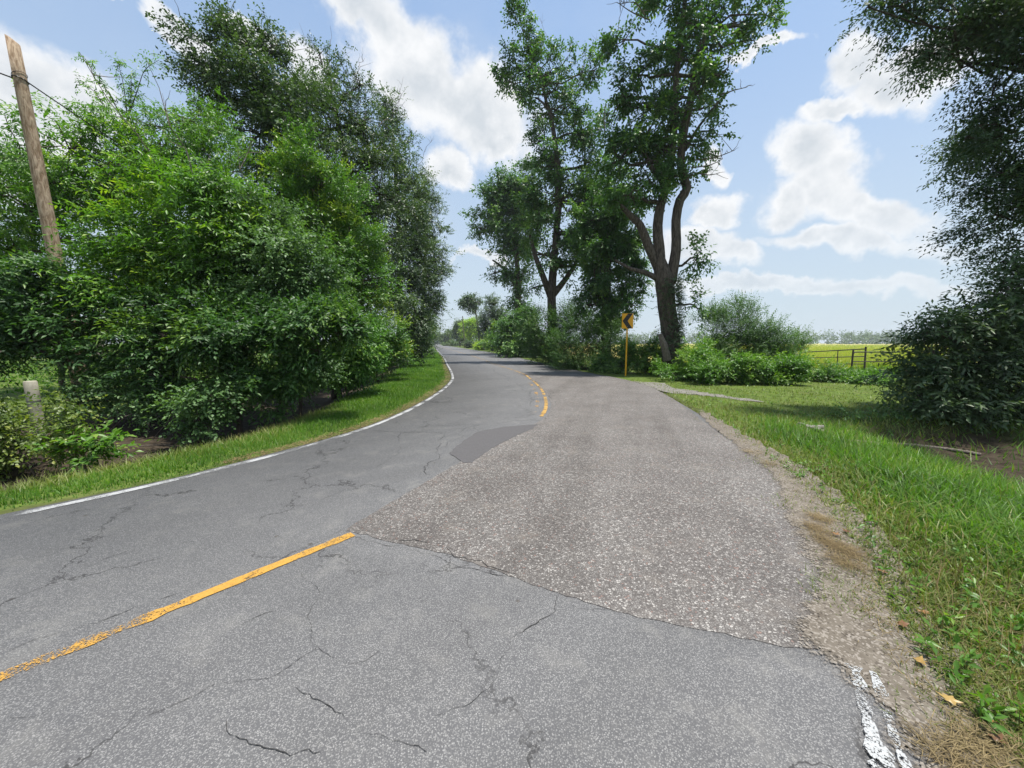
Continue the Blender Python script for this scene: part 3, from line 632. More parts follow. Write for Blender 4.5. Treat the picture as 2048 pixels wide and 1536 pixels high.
tree('oak_tree', 'dark oak with a thin twiggy top beside the diagonal white cloud', 'tree',
     [(785, 220, 28, 32), (770, 270, 40, 40), (800, 310, 38, 40), (820, 360, 36, 36), (790, 380, 50, 50), (835, 420, 36, 40), (800, 460, 60, 60), (840, 500, 34, 50), (810, 550, 50, 60), (790, 620, 50, 60), (830, 610, 36, 50)], 44000, 'oak', 17,
     [(800, 715, .25), (800, 560, .2), (795, 400, .14), (785, 260, .06)], 26.0, bark='barkdark', twigs=10, limb_r=.08, size=1.15)
tree('oak_tree', 'farthest dark oak of the left row, its boughs overhanging the road edge', 'tree',
     [(845, 390, 26, 34), (860, 440, 26, 36), (850, 480, 36, 40), (870, 520, 26, 40), (855, 570, 36, 46), (882, 548, 16, 18), (845, 630, 34, 40), (868, 610, 20, 30)], 30000, 'oak', 18,
     [(842, 700, .22), (848, 560, .18), (852, 440, .10)], 40.0, bark='barkdark', limb_r=.08, size=1.5)
tree('laurel_tree', 'laurel with upright yellow-green shoots in front of the dark oaks', 'tree',
     [(600, 310, 45, 40), (560, 340, 40, 45), (650, 370, 55, 45), (690, 430, 50, 50), (620, 420, 70, 60), (700, 500, 60, 60), (650, 520, 70, 60), (740, 560, 45, 60), (690, 600, 60, 60), (640, 340, 30, 30)], 42000, 'laurel', 19,
     [(670, 770, .14), (668, 640, .12), (650, 480, .09), (620, 360, .05)], 13.0, tight=.95)
shrub('privet_bush', 'big rounded vine-covered privet bush with dense pale green leaves, near left roadside',
      [(560, 500, 95, 75), (600, 560, 80, 70), (520, 560, 90, 80), (470, 480, 70, 60), (630, 600, 45, 50), (560, 620, 80, 50), (510, 440, 60, 40)], 46000, 'vine', 20, 10.0, (560, 800), r=.07)
tree('pecan_tree', 'young pecan with lime green drooping leaf tips in the middle of the left thicket', 'tree',
     [(400, 400, 75, 55), (440, 440, 70, 55), (330, 450, 80, 60), (420, 350, 45, 30), (290, 510, 90, 55), (390, 520, 90, 60), (240, 560, 70, 40), (450, 520, 60, 60), (360, 590, 90, 50)], 38000, 'pecan', 21,
     [(330, 830, .10), (340, 700, .09), (360, 560, .07), (400, 430, .04)], 9.3, twigs=5)
shrub('glossy_shrub', 'glossy shrub with low branches reaching out towards the road in left thicket',
      [(470, 650, 70, 36), (600, 640, 60, 34), (670, 665, 40, 26), (550, 690, 60, 30), (640, 700, 50, 24), (400, 690, 60, 36), (708, 650, 22, 16), (330, 670, 46, 40), (480, 745, 60, 26), (560, 745, 50, 22), (390, 770, 50, 26), (520, 800, 40, 20), (300, 750, 40, 30)], 36000, 'bigleaf', 22, 8.2, (480, 850), r=.06)
shrub('glossy_shrub', 'shady broadleaf shrub hanging around the foot of the leaning utility pole',
      [(120, 600, 70, 34), (40, 630, 60, 34), (210, 640, 60, 36), (-40, 600, 70, 50), (110, 680, 60, 26), (250, 700, 50, 36), (20, 700, 60, 30), (290, 610, 44, 30), (190, 720, 40, 22), (60, 560, 60, 20)], 30000, 'bigleaf', 23, 8.4, (130, 840), r=.06)
shrub('vine_tangle', 'tangle of small yellow-green vines growing over the pale fence post',
      [(0, 850, 36, 50), (-60, 840, 70, 80), (135, 850, 34, 40), (95, 890, 40, 20), (180, 880, 30, 30), (20, 905, 50, 22), (140, 800, 24, 22)], 9000, 'vine', 24, 5.6, (60, 930), r=.015, size=.8, mat=M['vinetangle'])
shrub('weed_clump', 'lone bright green weed clump at the bottom of the left ditch bank',
      [(170, 912, 24, 18), (186, 900, 18, 14)], 420, 'weed', 25, 5.4, (175, 945), r=.012, cat='weeds')
shrub('ivy_clump', 'leafy climber hanging down the dark ditch bank below the left thicket',
      [(395, 820, 34, 26), (430, 800, 40, 26), (375, 855, 16, 20), (425, 850, 18, 22), (400, 880, 14, 12)], 3600, 'vine', 26, 7.3, (400, 890), r=.02)
# understory further along the left row
US = [('understory shrub with grey-green leaves below the laurel on the left', (690, 690), [(680, 670, 60, 55), (640, 730, 60, 40), (720, 680, 50, 50), (690, 740, 60, 34)], 11.8, 20000, 'glossy', 1.0),
      ('understory shrub below the twiggy-topped oak on the left', (755, 730), [(755, 680, 50, 50), (735, 720, 44, 34), (790, 690, 40, 45)], 17.0, 16000, 'laurel', 1.1),
      ('understory shrub shading the grass strip farther along left', (815, 715), [(815, 680, 32, 34), (795, 705, 32, 20), (838, 670, 22, 34)], 27.0, 12000, 'oak', 1.3),
      ('lighter green bush at the far end of the left tree row', (838, 700), [(842, 672, 20, 24), (826, 690, 18, 14), (856, 660, 12, 20)], 46.0, 7000, 'laurel', 1.8)]
US += [('dark tangled undergrowth between the fence post and the ditch bank', (230, 830), [(200, 775, 44, 30), (255, 800, 44, 24), (150, 765, 34, 24), (290, 815, 36, 18)], 8.0, 7000, 'vine', .85),
       ('low shrub spilling over the bare left bank beside the grass strip', (600, 800), [(600, 755, 40, 20), (560, 775, 30, 14), (640, 745, 36, 20)], 9.6, 6500, 'vine', .9),
       ('shady low shrub under the laurel at the left grass edge', (680, 775), [(680, 735, 36, 20), (720, 722, 30, 20), (650, 752, 26, 12)], 12.4, 7000, 'glossy', .9),
       ('dark low shrub under the oaks where the left grass widens', (765, 745), [(765, 714, 28, 14), (790, 704, 22, 14)], 19.0, 6000, 'oak', 1.0)]
for i, (lb, b, lo, y, n, s, sz) in enumerate(US): shrub('understory_shrub', lb, lo, n, s, 60 + i, y, b, group='understory shrubs of the left row', size=sz)
tree('round_tree', 'small rounded grey-green tree beside the blue bin down the road', 'tree', [(856, 662, 14, 18), (866, 668, 10, 12), (850, 675, 10, 12)], 5000, 'oakfar', 70, [(858, 690, .2), (858, 670, .12)], 120.0, size=1.7, limb_r=.2)

# ---- right side of the road
big, bb = tree('sweetgum_tree', 'huge forked sweetgum with ivy on its thick trunk behind the chevron sign', 'tree',
     [(1250, 80, 30, 30), (1275, 150, 45, 45), (1245, 190, 32, 40), (1300, 215, 55, 45), (1290, 280, 60, 50), (1240, 320, 50, 50), (1330, 300, 45, 55), (1300, 370, 60, 50), (1370, 50, 55, 55), (1340, 110, 45, 50), (1400, 110, 50, 50), (1440, 150, 26, 36), (1390, 190, 40, 45), (1430, 210, 22, 26), (1350, 200, 30, 50), (1420, 262, 30, 22), (1385, 290, 32, 30), (1470, 45, 45, 26), (1530, 30, 40, 30), (1500, 80, 30, 18), (1385, 350, 30, 22), (1260, 390, 40, 40),
      (1380, -60, 90, 60), (1480, -60, 70, 50), (1290, -40, 50, 50), (1395, 515, 26, 34), (1388, 610, 18, 20)], 33000, 'gum', 31,
     [(1342, 745, .52), (1342, 690, .46), (1338, 640, .44), (1331, 590, .44), (1328, 560, .46), (1318, 520, .30), (1316, 470, .25), (1318, 430, .23), (1330, 380, .20), (1345, 300, .17), (1350, 200, .16), (1360, 100, .12), (1370, 0, .09)], 19.5, tight=.8, fill=.5, size=1.12, bark='bark', limb_r=.10,
     limbs=[[(1340, 565, .30), (1352, 500, .24), (1352, 440, .22), (1360, 400, .22), (1374, 376, .22), (1362, 330, .18), (1368, 260, .20), (1385, 180, .17), (1400, 90, .12), (1430, 60, .10), (1480, 50, .07)],
            [(1318, 540, .24), (1296, 490, .22), (1280, 450, .19), (1265, 435, .16), (1230, 400, .08)], [(1320, 560, .16), (1290, 545, .13), (1262, 538, .09), (1230, 520, .05)],
            [(1332, 372, .16), (1300, 330, .11), (1270, 260, .06)], [(1370, 300, .10), (1400, 250, .06), (1450, 190, .03), (1475, 178, .012)]], twigs=4)
# ivy on the trunk, broken stub at its foot
rng = np.random.default_rng(77); k = 900; hh = rng.random(k); cpt = np.array([P(1341 - 6 * a, 745 - a * 190, 19.5) for a in hh]); an = rng.normal(-.9, .9, k)
oc = np.stack([np.cos(an), np.sin(an), 0 * an], -1); rr = .47
v, f, r = leaves(cpt + oc * rr, nz(oc + UP * .3 + .5 * rng.standard_normal((k, 3))), 'vine', rng, rng.random(k), 1.0)
obj('ivy', mesh_np('ivy', v - bb, f, M['oak'], r), big)
MB().tube([P(1335, 720, 19.0), P(1328, 690, 18.9), P(1320, 668, 18.9)], [.20, .17, .10], 8).build('stub', M['twig'], big, bb)
# long bare boughs sticking out on the right
tb = MB()
for q in ([(1390, 320), (1430, 315), (1470, 300)], [(1385, 335), (1420, 330), (1445, 318)], [(1440, 190), (1470, 180), (1492, 175)], [(1290, 30), (1270, 5), (1240, 8)], [(1300, 40), (1265, 25), (1235, 5)], [(1210, 270), (1208, 230), (1212, 205)], [(1385, 345), (1420, 350), (1440, 345)]):
    c = catmull(np.array([P(a, b, 19.3) for a, b in q]), .2); tb.tube(c, np.linspace(.04, .012, len(c)), 4, False)
    for _ in range(7):
        s = c[rng.integers(1, len(c))]; tb.tube(wob(s, s + rng.standard_normal(3) * .35 + UP * .2, 3, .03, rng), [.016, .012, .009, .006], 3, False)
tag(tb.build('bare_twigs', M['twig'], big, bb), kind='stuff')

tree('sweetgum_tree', 'tall sweetgum with a crooked spire and gaps of sky, left of the forked sweetgum', 'tree',
     [(1045, 60, 30, 36), (1050, 25, 14, 18), (1030, 120, 30, 32), (1065, 130, 40, 40), (1100, 120, 30, 24), (1020, 165, 22, 26), (1060, 185, 40, 24), (1125, 130, 34, 26), (1160, 150, 28, 30), (1190, 140, 16, 26), (1110, 180, 40, 30), (1100, 225, 34, 28), (1140, 210, 34, 30), (1150, 265, 50, 40), (1090, 280, 30, 36), (1110, 330, 60, 44), (1170, 330, 50, 50), (1180, 390, 60, 50), (1120, 400, 70, 50), (1080, 440, 40, 40), (1130, 470, 60, 46), (1090, 510, 40, 34), (1150, 530, 40, 40), (1190, 460, 40, 40), (1070, 575, 20, 18)], 38000, 'gum', 32,
     [(1105, 720, .42), (1104, 640, .38), (1104, 570, .34), (1112, 480, .27), (1118, 380, .24), (1110, 280, .18), (1090, 190, .12), (1060, 100, .07)], 30.5, size=1.35, bark='bark', limb_r=.14, tight=.8, fill=.5, twigs=5,
     limbs=[[(1104, 600, .30), (1085, 550, .24), (1070, 510, .18), (1060, 470, .10)], [(1106, 590, .28), (1130, 560, .22), (1150, 530, .14)], [(1112, 240, .12), (1085, 205, .08), (1070, 195, .05)]])
tree('sweetgum_tree', 'leafy sweetgum with branches down to the hedge, directly behind the chevron sign', 'tree',
     [(1220, 420, 50, 55), (1180, 440, 34, 40), (1250, 480, 40, 45), (1210, 510, 50, 45), (1255, 560, 30, 35), (1190, 560, 36, 40), (1230, 600, 44, 30), (1180, 610, 24, 24), (1265, 610, 22, 18), (1215, 640, 34, 20), (1270, 520, 16, 20)], 38000, 'gum', 33,
     [(1212, 720, .34), (1212, 640, .30), (1214, 560, .24), (1216, 480, .16), (1220, 430, .08)], 25.0, size=1.15, limb_r=.10, tight=.85, fill=.7, limbs=[[(1213, 620, .16), (1195, 590, .12), (1180, 560, .07)], [(1213, 630, .15), (1235, 600, .11), (1255, 570, .06)]])
r4, b4 = tree('vine_covered_tree', 'farther tree with a vine-wrapped trunk and wide crown, leftmost of the tall right trees', 'tree',
     [(1000, 385, 34, 30), (985, 420, 30, 36), (1030, 400, 34, 30), (970, 460, 20, 18), (1010, 450, 36, 34), (1050, 380, 34, 40), (1050, 440, 34, 40), (1010, 500, 30, 24), (1045, 495, 30, 24), (1010, 550, 22, 20), (1040, 560, 20, 30), (1036, 600, 16, 30), (990, 545, 12, 12)], 34000, 'gum', 34,
     [(1036, 720, .5), (1036, 640, .45), (1036, 560, .38), (1030, 470, .26), (1025, 410, .12)], 52.0, size=2.0, limb_r=.2, limbs=[[(1036, 580, .28), (1010, 540, .2), (985, 520, .1)]])
# roadside hedge on the right, nearest first
HD = [('feathery_shrub', 'feathery dark green shrub just left of the chevron sign', [(1195, 690, 46, 40), (1160, 700, 50, 40), (1220, 695, 38, 40), (1180, 650, 46, 30), (1130, 700, 36, 36), (1170, 735, 60, 18), (1225, 655, 30, 26)], 23.5, (1180, 745), 30000, 'willow', 1.35),
      ('feathery_shrub', 'soft feathery shrub with pale tips below the crooked sweetgum', [(1110, 680, 46, 40), (1080, 690, 40, 36), (1140, 650, 40, 30), (1120, 710, 50, 22), (1085, 650, 36, 26)], 29.0, (1110, 730), 26000, 'willow', 1.7),
      ('broadleaf_bush', 'big broadleaf roadside bush glinting with light, left of the feathery shrubs', [(1040, 660, 34, 26), (1020, 685, 34, 24), (1065, 680, 30, 26), (1050, 640, 24, 20), (1040, 705, 34, 14)], 44.0, (1040, 715), 18000, 'gum', 1.9),
      ('broadleaf_bush', 'light green mid-height bush at the bend of the right hedge', [(1000, 680, 24, 18), (985, 690, 20, 12), (1010, 660, 18, 16), (1015, 695, 22, 12)], 60.0, (1000, 705), 9000, 'laurel', 2.6),
      ('broadleaf_bush', 'yellow-green low bush under the bare-stemmed tree on the right', [(972, 690, 14, 9), (962, 692, 10, 7)], 90.0, (968, 700), 4000, 'lime', 1.2),
      ('broadleaf_bush', 'dark low bush at the foot of the nearer far utility pole', [(946, 690, 12, 8), (935, 691, 10, 6)], 125.0, (940, 697), 3500, 'oakfar', 1.6),
      ('broadleaf_bush', 'pale strip of bush farthest along the right roadside', [(915, 690, 18, 6), (898, 690, 12, 5)], 210.0, (908, 694), 3500, 'far', 1.6)]
for i, (nm, lb, lo, y, b, n, s, sz) in enumerate(HD): shrub(nm, lb, lo, n, s, 80 + i, y, b, group='hedge along the right roadside', size=sz, r=.06)
# trees seen far down the road on the right
tree('vine_covered_tree', 'dark column-shaped tree smothered in vines above the right hedge', 'tree', [(985, 625, 22, 24), (972, 650, 16, 26), (998, 640, 16, 22), (985, 665, 26, 16), (980, 602, 9, 10), (990, 598, 7, 9)], 20000, 'oakfar', 90, [(985, 695, .4), (985, 640, .2)], 78.0, size=1.0, limb_r=.2)
tree('lime_tree', 'yellow-green rounded tree far down the road beside the grey pole', 'tree', [(938, 655, 14, 14), (950, 662, 12, 12), (945, 648, 10, 9), (945, 672, 14, 10)], 9000, 'lime', 91, [(942, 690, .3), (942, 660, .2)], 150.0, size=1.7, limb_r=.2)
tree('green_tree', 'mid green rounded tree next left of the yellow-green tree', 'tree', [(922, 660, 11, 14), (914, 668, 10, 11), (928, 672, 12, 10)], 8000, 'far', 92, [(920, 690, .3), (920, 665, .2)], 175.0, size=1.5, limb_r=.2)
tree('green_tree', 'hazy small tree left of the rounded green tree, far off', 'tree', [(900, 672, 10, 9), (890, 675, 8, 7)], 5000, 'far', 93, [(897, 690, .3), (897, 675, .2)], 260.0, size=2.0, limb_r=.2)
tree('green_tree', 'bluish clump of trees closing the end of the road', 'tree', [(878, 680, 9, 6), (868, 682, 7, 5), (886, 682, 7, 5)], 5000, 'far', 94, [(876, 690, .4), (876, 682, .2)], 480.0, size=3.2, limb_r=.3)
tree('bare_stem_tree', 'thin leaning tree with a bare stem and one leafy tuft on top', 'tree', [(936, 606, 10, 9), (952, 603, 8, 9), (944, 616, 9, 7), (929, 604, 5, 5)], 4200, 'oakfar', 95, [(960, 694, .22), (956, 660, .20), (951, 622, .16), (948, 606, .08)], 95.0, size=1.7, bark='poledark', limb_r=.12)

# ---- near right: overhanging tree and bush
tree('elm_tree', 'dark overhanging elm with tiny leaves filling the upper right corner', 'tree',
     [(1880, 15, 80, 36), (1970, 50, 90, 60), (1905, 85, 50, 30), (1860, 105, 34, 20), (2030, 140, 90, 70), (1985, 190, 50, 40), (2070, 230, 100, 90), (2010, 270, 50, 36), (1935, 272, 26, 16), (1960, 250, 32, 20), (2070, 330, 80, 70), (2005, 345, 46, 30), (2040, 410, 70, 50), (1990, 430, 30, 20), (2060, 490, 60, 40), (2020, 525, 40, 22), (2070, 560, 50, 40), (1800, 12, 34, 14), (1735, 14, 20, 8), (2160, 150, 120, 150), (2170, 400, 110, 120), (2010, -60, 150, 60), (1850, -30, 50, 26), (2040, 585, 40, 30)], 84000, 'elm', 41,
     [(2230, 870, .30), (2225, 700, .27), (2200, 500, .22), (2150, 300, .15), (2080, 150, .09)], 8.6, limb_r=.05, bark='barkdark', size=1.25, tight=.78, fill=.62, twigs=4)
shrub('elder_bush', 'dark drooping broadleaf bush at right edge beside the ditch',
      [(1928, 690, 75, 60), (1878, 720, 55, 55), (1998, 680, 90, 75), (2045, 640, 70, 60), (1908, 790, 85, 60), (1998, 780, 90, 75), (2065, 760, 90, 110), (1838, 790, 40, 40), (1868, 660, 34, 26), (2055, 860, 80, 50), (1958, 850, 70, 36), (2165, 720, 90, 140), (2075, 840, 70, 50), (2135, 870, 70, 50), (2015, 580, 50, 30), (2023, 605, 46, 30), (2065, 590, 50, 40), (1958, 640, 40, 26)], 46000, 'bigleaf', 42, 8.3, (1960, 900), r=.06, mat=M['oak'])
# ---- weeds and shrubs behind the sign and along the field edge
WD = [('feathery_shrub', 'soft feathery shrub with upright plumes right of the sweetgum trunk', [(1425, 660, 36, 34), (1470, 650, 40, 30), (1500, 680, 50, 40), (1450, 695, 60, 36), (1490, 625, 22, 20), (1440, 635, 24, 18), (1460, 720, 60, 20)], 20.5, (1460, 745), 36000, 'willow', 1.15),
      ('feathery_shrub', 'low feathery shrub with drooping sprays at the edge of the field', [(1545, 695, 34, 26), (1570, 705, 24, 22), (1530, 715, 40, 20), (1555, 668, 14, 12), (1592, 672, 10, 12)], 20.0, (1545, 745), 18000, 'willow', 1.1),
      ('weed_clump', 'bright green weeds filling the gap between sign post and sweetgum trunk', [(1292, 705, 32, 20), (1310, 715, 26, 22), (1272, 725, 24, 20), (1295, 740, 34, 14)], 20.4, (1290, 760), 10000, 'weed', 1.05),
      ('weed_clump', 'leafy weeds at the foot of the forked sweetgum trunk', [(1345, 745, 34, 18), (1380, 730, 36, 24), (1390, 752, 34, 16), (1410, 715, 26, 24)], 17.0, (1370, 765), 11000, 'weed', 1.0),
      ('weed_clump', 'lush weeds in front of the feathery plumed shrub', [(1440, 735, 40, 26), (1480, 740, 36, 24), (1450, 755, 40, 14), (1500, 755, 26, 12)], 15.6, (1460, 770), 12000, 'weed', 1.0),
      ('weed_clump', 'weeds with yellowish leaves midway along the field edge', [(1540, 738, 34, 22), (1575, 742, 30, 18), (1560, 755, 40, 12)], 15.4, (1550, 770), 9000, 'weed', 1.0),
      ('weed_clump', 'sparse tall weeds growing up through the metal gate', [(1620, 745, 34, 13), (1660, 750, 34, 9), (1640, 757, 40, 8), (1598, 722, 18, 22), (1655, 735, 12, 10)], 16.6, (1630, 765), 6500, 'weed', .9),
      ('weed_clump', 'weeds between the metal gate and the dark bush at right', [(1710, 760, 34, 7), (1760, 755, 30, 12), (1735, 762, 36, 7)], 15.5, (1720, 768), 4500, 'weed', .9),
      ('weed_clump', 'dark weeds behind the chevron sign at the verge edge', [(1225, 730, 26, 20), (1245, 712, 22, 22), (1205, 738, 20, 10)], 21.6, (1225, 756), 7000, 'gum', .9)]
for i, (nm, lb, lo, y, b, n, s, sz) in enumerate(WD): shrub(nm, lb, lo, n, s, 110 + i, y, b, cat='weeds' if nm == 'weed_clump' else 'shrub', group='weeds and shrubs along the field edge', size=sz, r=.02)
shrub('low_weeds', 'low dark weeds around the broken concrete in the right ditch', [(1600, 848, 30, 9), (1650, 866, 26, 7), (1570, 842, 18, 7)], 1100, 'vine', 130, 8.6, (1620, 870), r=.008, cat='weeds', size=.8)
shrub('low_weeds', 'creeping shaded weeds on the ditch bank below the dark bush', [(1720, 838, 50, 10), (1790, 842, 50, 16), (1850, 866, 50, 10)], 1900, 'vine', 131, 8.2, (1760, 880), r=.008, cat='weeds', size=.8)

# ------------------------------------------------------------------ grass
def grass(name, pos, h, wd, mat, seed, kind='stuff', parent=None, thin=None, lean=0.55, label=None, cat=None, flat=False):
    r = np.random.default_rng(seed); N = len(pos); a = r.random(N) * 2 * math.pi
    s = np.stack([np.cos(a), np.sin(a), 0 * a], -1); b = a + 1.57 + r.normal(0, .6, N); ln = np.stack([np.cos(b), np.sin(b), 0 * b], -1)
    h = h[:, None]; wd = wd[:, None]; k = (lean * (0.3 + r.random((N, 1))))
    up = UP * (0.08 if flat else 1.0)
    m1 = pos + up * h * .55 + ln * h * k * (.6 if flat else .25); tp = pos + up * h * (1 - .35 * k) + ln * h * k * (1.4 if flat else .95)
    if flat: tp = pos + ln * h + UP * 0.012 * r.random((N, 1)); m1 = pos + ln * h * .5 + UP * .018 * r.random((N, 1))
    near = np.linalg.norm(pos[:, :2], axis=1) < 6.5; ia = np.nonzero(near)[0]; ib = np.nonzero(~near)[0]
    Va = np.stack([pos - s * wd * .5, pos + s * wd * .5, m1 + s * wd * .42, m1 - s * wd * .42, tp], 1)[ia].reshape(-1, 3); q = np.arange(len(ia))[:, None] * 5
    Fa = np.stack([q + np.array(z) for z in ((0, 1, 2), (0, 2, 3), (3, 2, 4))], 1).reshape(-1, 3)
    Vb = np.stack([pos - s * wd * .6, pos + s * wd * .6, tp], 1)[ib].reshape(-1, 3); Fb = np.arange(len(ib) * 3).reshape(-1, 3) + len(Va)
    Vv = np.vstack([Va, Vb]); Ff = np.vstack([Fa, Fb])
    # patches of drier and greener blades
    pn = 0.5 + 0.25 * np.sin(pos[:, 0] * 2.3 + np.sin(pos[:, 1] * 1.7)) + 0.25 * np.sin(pos[:, 1] * 2.9 + pos[:, 0] * 1.1)
    rn = 0.50 * r.random(N) + 0.32 * pn; rn = np.concatenate([(rn[ia][:, None] + np.array([-.12, -.12, .05, .05, .18])).ravel(), (rn[ib][:, None] + np.array([-.10, -.10, .24])).ravel()])
    return tag(obj(name, mesh_np(name, Vv, Ff, mat, rn)), label, cat, None, kind)
rg = np.random.default_rng(300)
# left verge
seg = LE[(LE[:, 1] > 0.5) & (LE[:, 1] < 120)]
sd = np.r_[0, np.cumsum(np.linalg.norm(np.diff(seg, axis=0), axis=1))]
def along(n, w0, w1, fall):
    u = rg.random(n * 6) * sd[-1]; p = np.stack([np.interp(u, sd, seg[:, k]) for k in range(2)], -1); d = np.linalg.norm(p, axis=1)
    keep = rg.random(len(u)) < 1 / (1 + (d / fall) ** 1.6); u = u[keep][:n]; p = p[keep][:n]
    e = np.stack([np.interp(np.minimum(u + .3, sd[-1]), sd, seg[:, k]) - np.interp(np.maximum(u - .3, 0), sd, seg[:, k]) for k in range(2)], -1); e = nz(e)
    lat = w0 + (w1 - w0) * rg.random(len(u)); return p + np.stack([-e[:, 1], e[:, 0]], -1) * lat[:, None], lat
p, lat = along(170000, 0.14, 3.6, 10.0)
d = np.linalg.norm(p, axis=1); wide = np.interp(p[:, 1], [2, 4, 5.2, 7.3, 11.7, 20, 120], [1.5, 1.4, 1.6, 2.2, 3.1, 3.6, 3.8])
keep = (rg.random(len(p)) < sstep(wide, wide - .7, lat)) & (rg.random(len(p)) < sstep(0.10, .45, lat + .12 * np.sin(p[:, 1] * 3)))
p, d, lat = p[keep], d[keep], lat[keep]; pos = np.c_[p, terrain(p[:, 0], p[:, 1]) - .01]
grass('verge_grass', pos, (.045 + .085 * rg.random(len(p)) ** 1.6) * sstep(0, .7, lat).clip(.4, 1) * (1 + d / 60), .0042 * (1 + d / 5), M['grass'], 1, label='lush green grass strip on the left verge inside the bend', cat='grass')
p, lat = along(9000, 0.13, 0.45, 12.0); d = np.linalg.norm(p, axis=1); k = p[:, 1] > 5; p, d = p[k], d[k]
grass('dry_grass', np.c_[p, terrain(p[:, 0], p[:, 1]) + .01], .06 + .07 * rg.random(len(p)), .004 * (1 + d / 5), M['straw'], 2, flat=True, label='strip of dead brown grass along the left edge line', cat='dry grass')
# right verge (density thins with distance)
def fan(n, r0, r1, a0, a1):
    u = rg.random(n); rr = 1 / np.sqrt(1 / r0 ** 1.0 + u * (1 / r1 ** 1.0 - 1 / r0 ** 1.0)) ** 2; th = np.radians(a0 + (a1 - a0) * rg.random(n))
    return np.stack([rr * np.sin(th), rr * np.cos(th)], -1)
p = fan(230000, 1.7, 30, 10, 82); dr_ = signed(REc, p[:, 0], p[:, 1]); d = np.linalg.norm(p, axis=1)
wav = .12 * np.sin(p[:, 1] * 4 + p[:, 0] * 2) + .08 * np.sin(p[:, 1] * 9)
near_ = np.interp(p[:, 1], [1.3, 2.2, 3.5, 6], [.02, .16, .20, .04]); pr = sstep(-.26, .16, dr_ + wav + near_) * (1 - .85 * sstep(3.0, 3.5, dr_) * sstep(6.2, 5.4, dr_) * sstep(8.0, 7.0, p[:, 1])); pr *= np.where(p[:, 1] > 7.5, sstep(17.5, 16.0, p[:, 1] - .15 * (p[:, 0] - 8) * 0), 1)
trk = np.zeros(len(p), bool)
tc_ = np.array([GT(*q)[:2] for q in [(1275, 768), (1340, 779), (1400, 789), (1480, 800), (1560, 814), (1600, 824)]]); trk = np.abs(signed(tc_, p[:, 0], p[:, 1])) < .22
pr[trk] *= .30
k = rg.random(len(p)) < pr; p, d, dr_ = p[k], d[k], dr_[k]
lush = sstep(.35, 1.1, dr_ + .2 * np.sin(p[:, 1] * 2.2)) * sstep(9.0, 7.0, p[:, 1])
pos = np.c_[p, terrain(p[:, 0], p[:, 1]) - .01]; g1 = rg.random(len(p)) < (.12 + .8 * lush)
hh = (.05 + .07 * rg.random(len(p))) + lush * (.07 + .17 * rg.random(len(p)) ** 1.5)
wd = .0042 * (1 + d / 3.2)
grass('verge_grass', pos[g1], hh[g1], wd[g1], M['grass'], 3, label='tall lush grass on the right verge beside the ditch', cat='grass', lean=.8)
grass('verge_grass', pos[~g1], hh[~g1], wd[~g1], M['grassdry'], 4, label='shorter yellowish grass along the right road edge and field entrance', cat='grass', lean=.7)
# seed stalks, dead blades and broad-leaved weeds mixed into the right verge
def pick(n, r0, r1, lo, hi):
    q = fan(n, r0, r1, 14, 78); e = signed(REc, q[:, 0], q[:, 1]); k_ = (e > lo) & (e < hi); return q[k_]
p = pick(5200, 1.8, 12, .1, 3.0); d = np.linalg.norm(p, axis=1)
grass('seed_stalks', np.c_[p, terrain(p[:, 0], p[:, 1])], .16 + .16 * rg.random(len(p)), .0016 * (1 + d / 3), M['straw'], 31, label='pale seed stalks standing up out of the right verge grass', cat='grass', lean=.6)
p = pick(26000, 1.6, 14, -.16, .75); d = np.linalg.norm(p, axis=1)
grass('dead_grass', np.c_[p, terrain(p[:, 0], p[:, 1]).clip(-.03, .02)], .04 + .07 * rg.random(len(p)), .0026 * (1 + d / 3.5), M['straw'], 32, label='dead brown blades mixed in along the right grass edge', cat='dry grass', lean=1.1)
p = pick(1500, 1.8, 13, .0, 2.6); rw = np.random.default_rng(33); st_ = np.c_[p, terrain(p[:, 0], p[:, 1]) + .02]
wv_, wf_, wr_ = leaves(st_, nz(UP + .6 * rw.standard_normal((len(p), 3))), 'weed', rw, rw.random(len(p)), .42)
tag(obj('verge_weeds', mesh_np('verge_weeds', wv_, wf_, M['weed'], wr_)), 'small broad-leaved weeds scattered through the right verge grass', 'weeds', None, 'stuff')
# straw lying on the shoulder
def scatter(pxs, n, sx, sy):
    c = np.array([G(*q)[:2] for q in pxs]); k = rg.integers(0, len(c), n); return c[k] + rg.standard_normal((n, 2)) * np.array([sx, sy])
p = scatter([(1630, 1060), (1650, 1085), (1680, 1100), (1640, 1040), (1690, 1130), (1700, 1110)], 1800, .045, .06)
grass('straw', np.c_[p, np.full(len(p), .022)], .05 + .08 * rg.random(len(p)), .0022 + .001 * rg.random(len(p)), M['straw'], 5, flat=True, label='matted straw on the gravel shoulder near the patch edge', cat='straw')
p = np.vstack([scatter([(1900, 1520), (1950, 1500), (2000, 1490)], 700, .05, .04), scatter([(1540, 930), (1500, 905)], 250, .07, .07), offset(RE, .0)[rg.integers(60, 330, 2600) % len(RE)] + rg.normal(0, .09, (2600, 2))])
p = p[(p[:, 1] > .6) & (p[:, 1] < 18)]
grass('straw', np.c_[p, np.full(len(p), .022)], .05 + .08 * rg.random(len(p)), .0025 + .001 * rg.random(len(p)), M['straw'], 6, flat=True, label='thin scattered straw along the edge of the right verge', cat='straw')
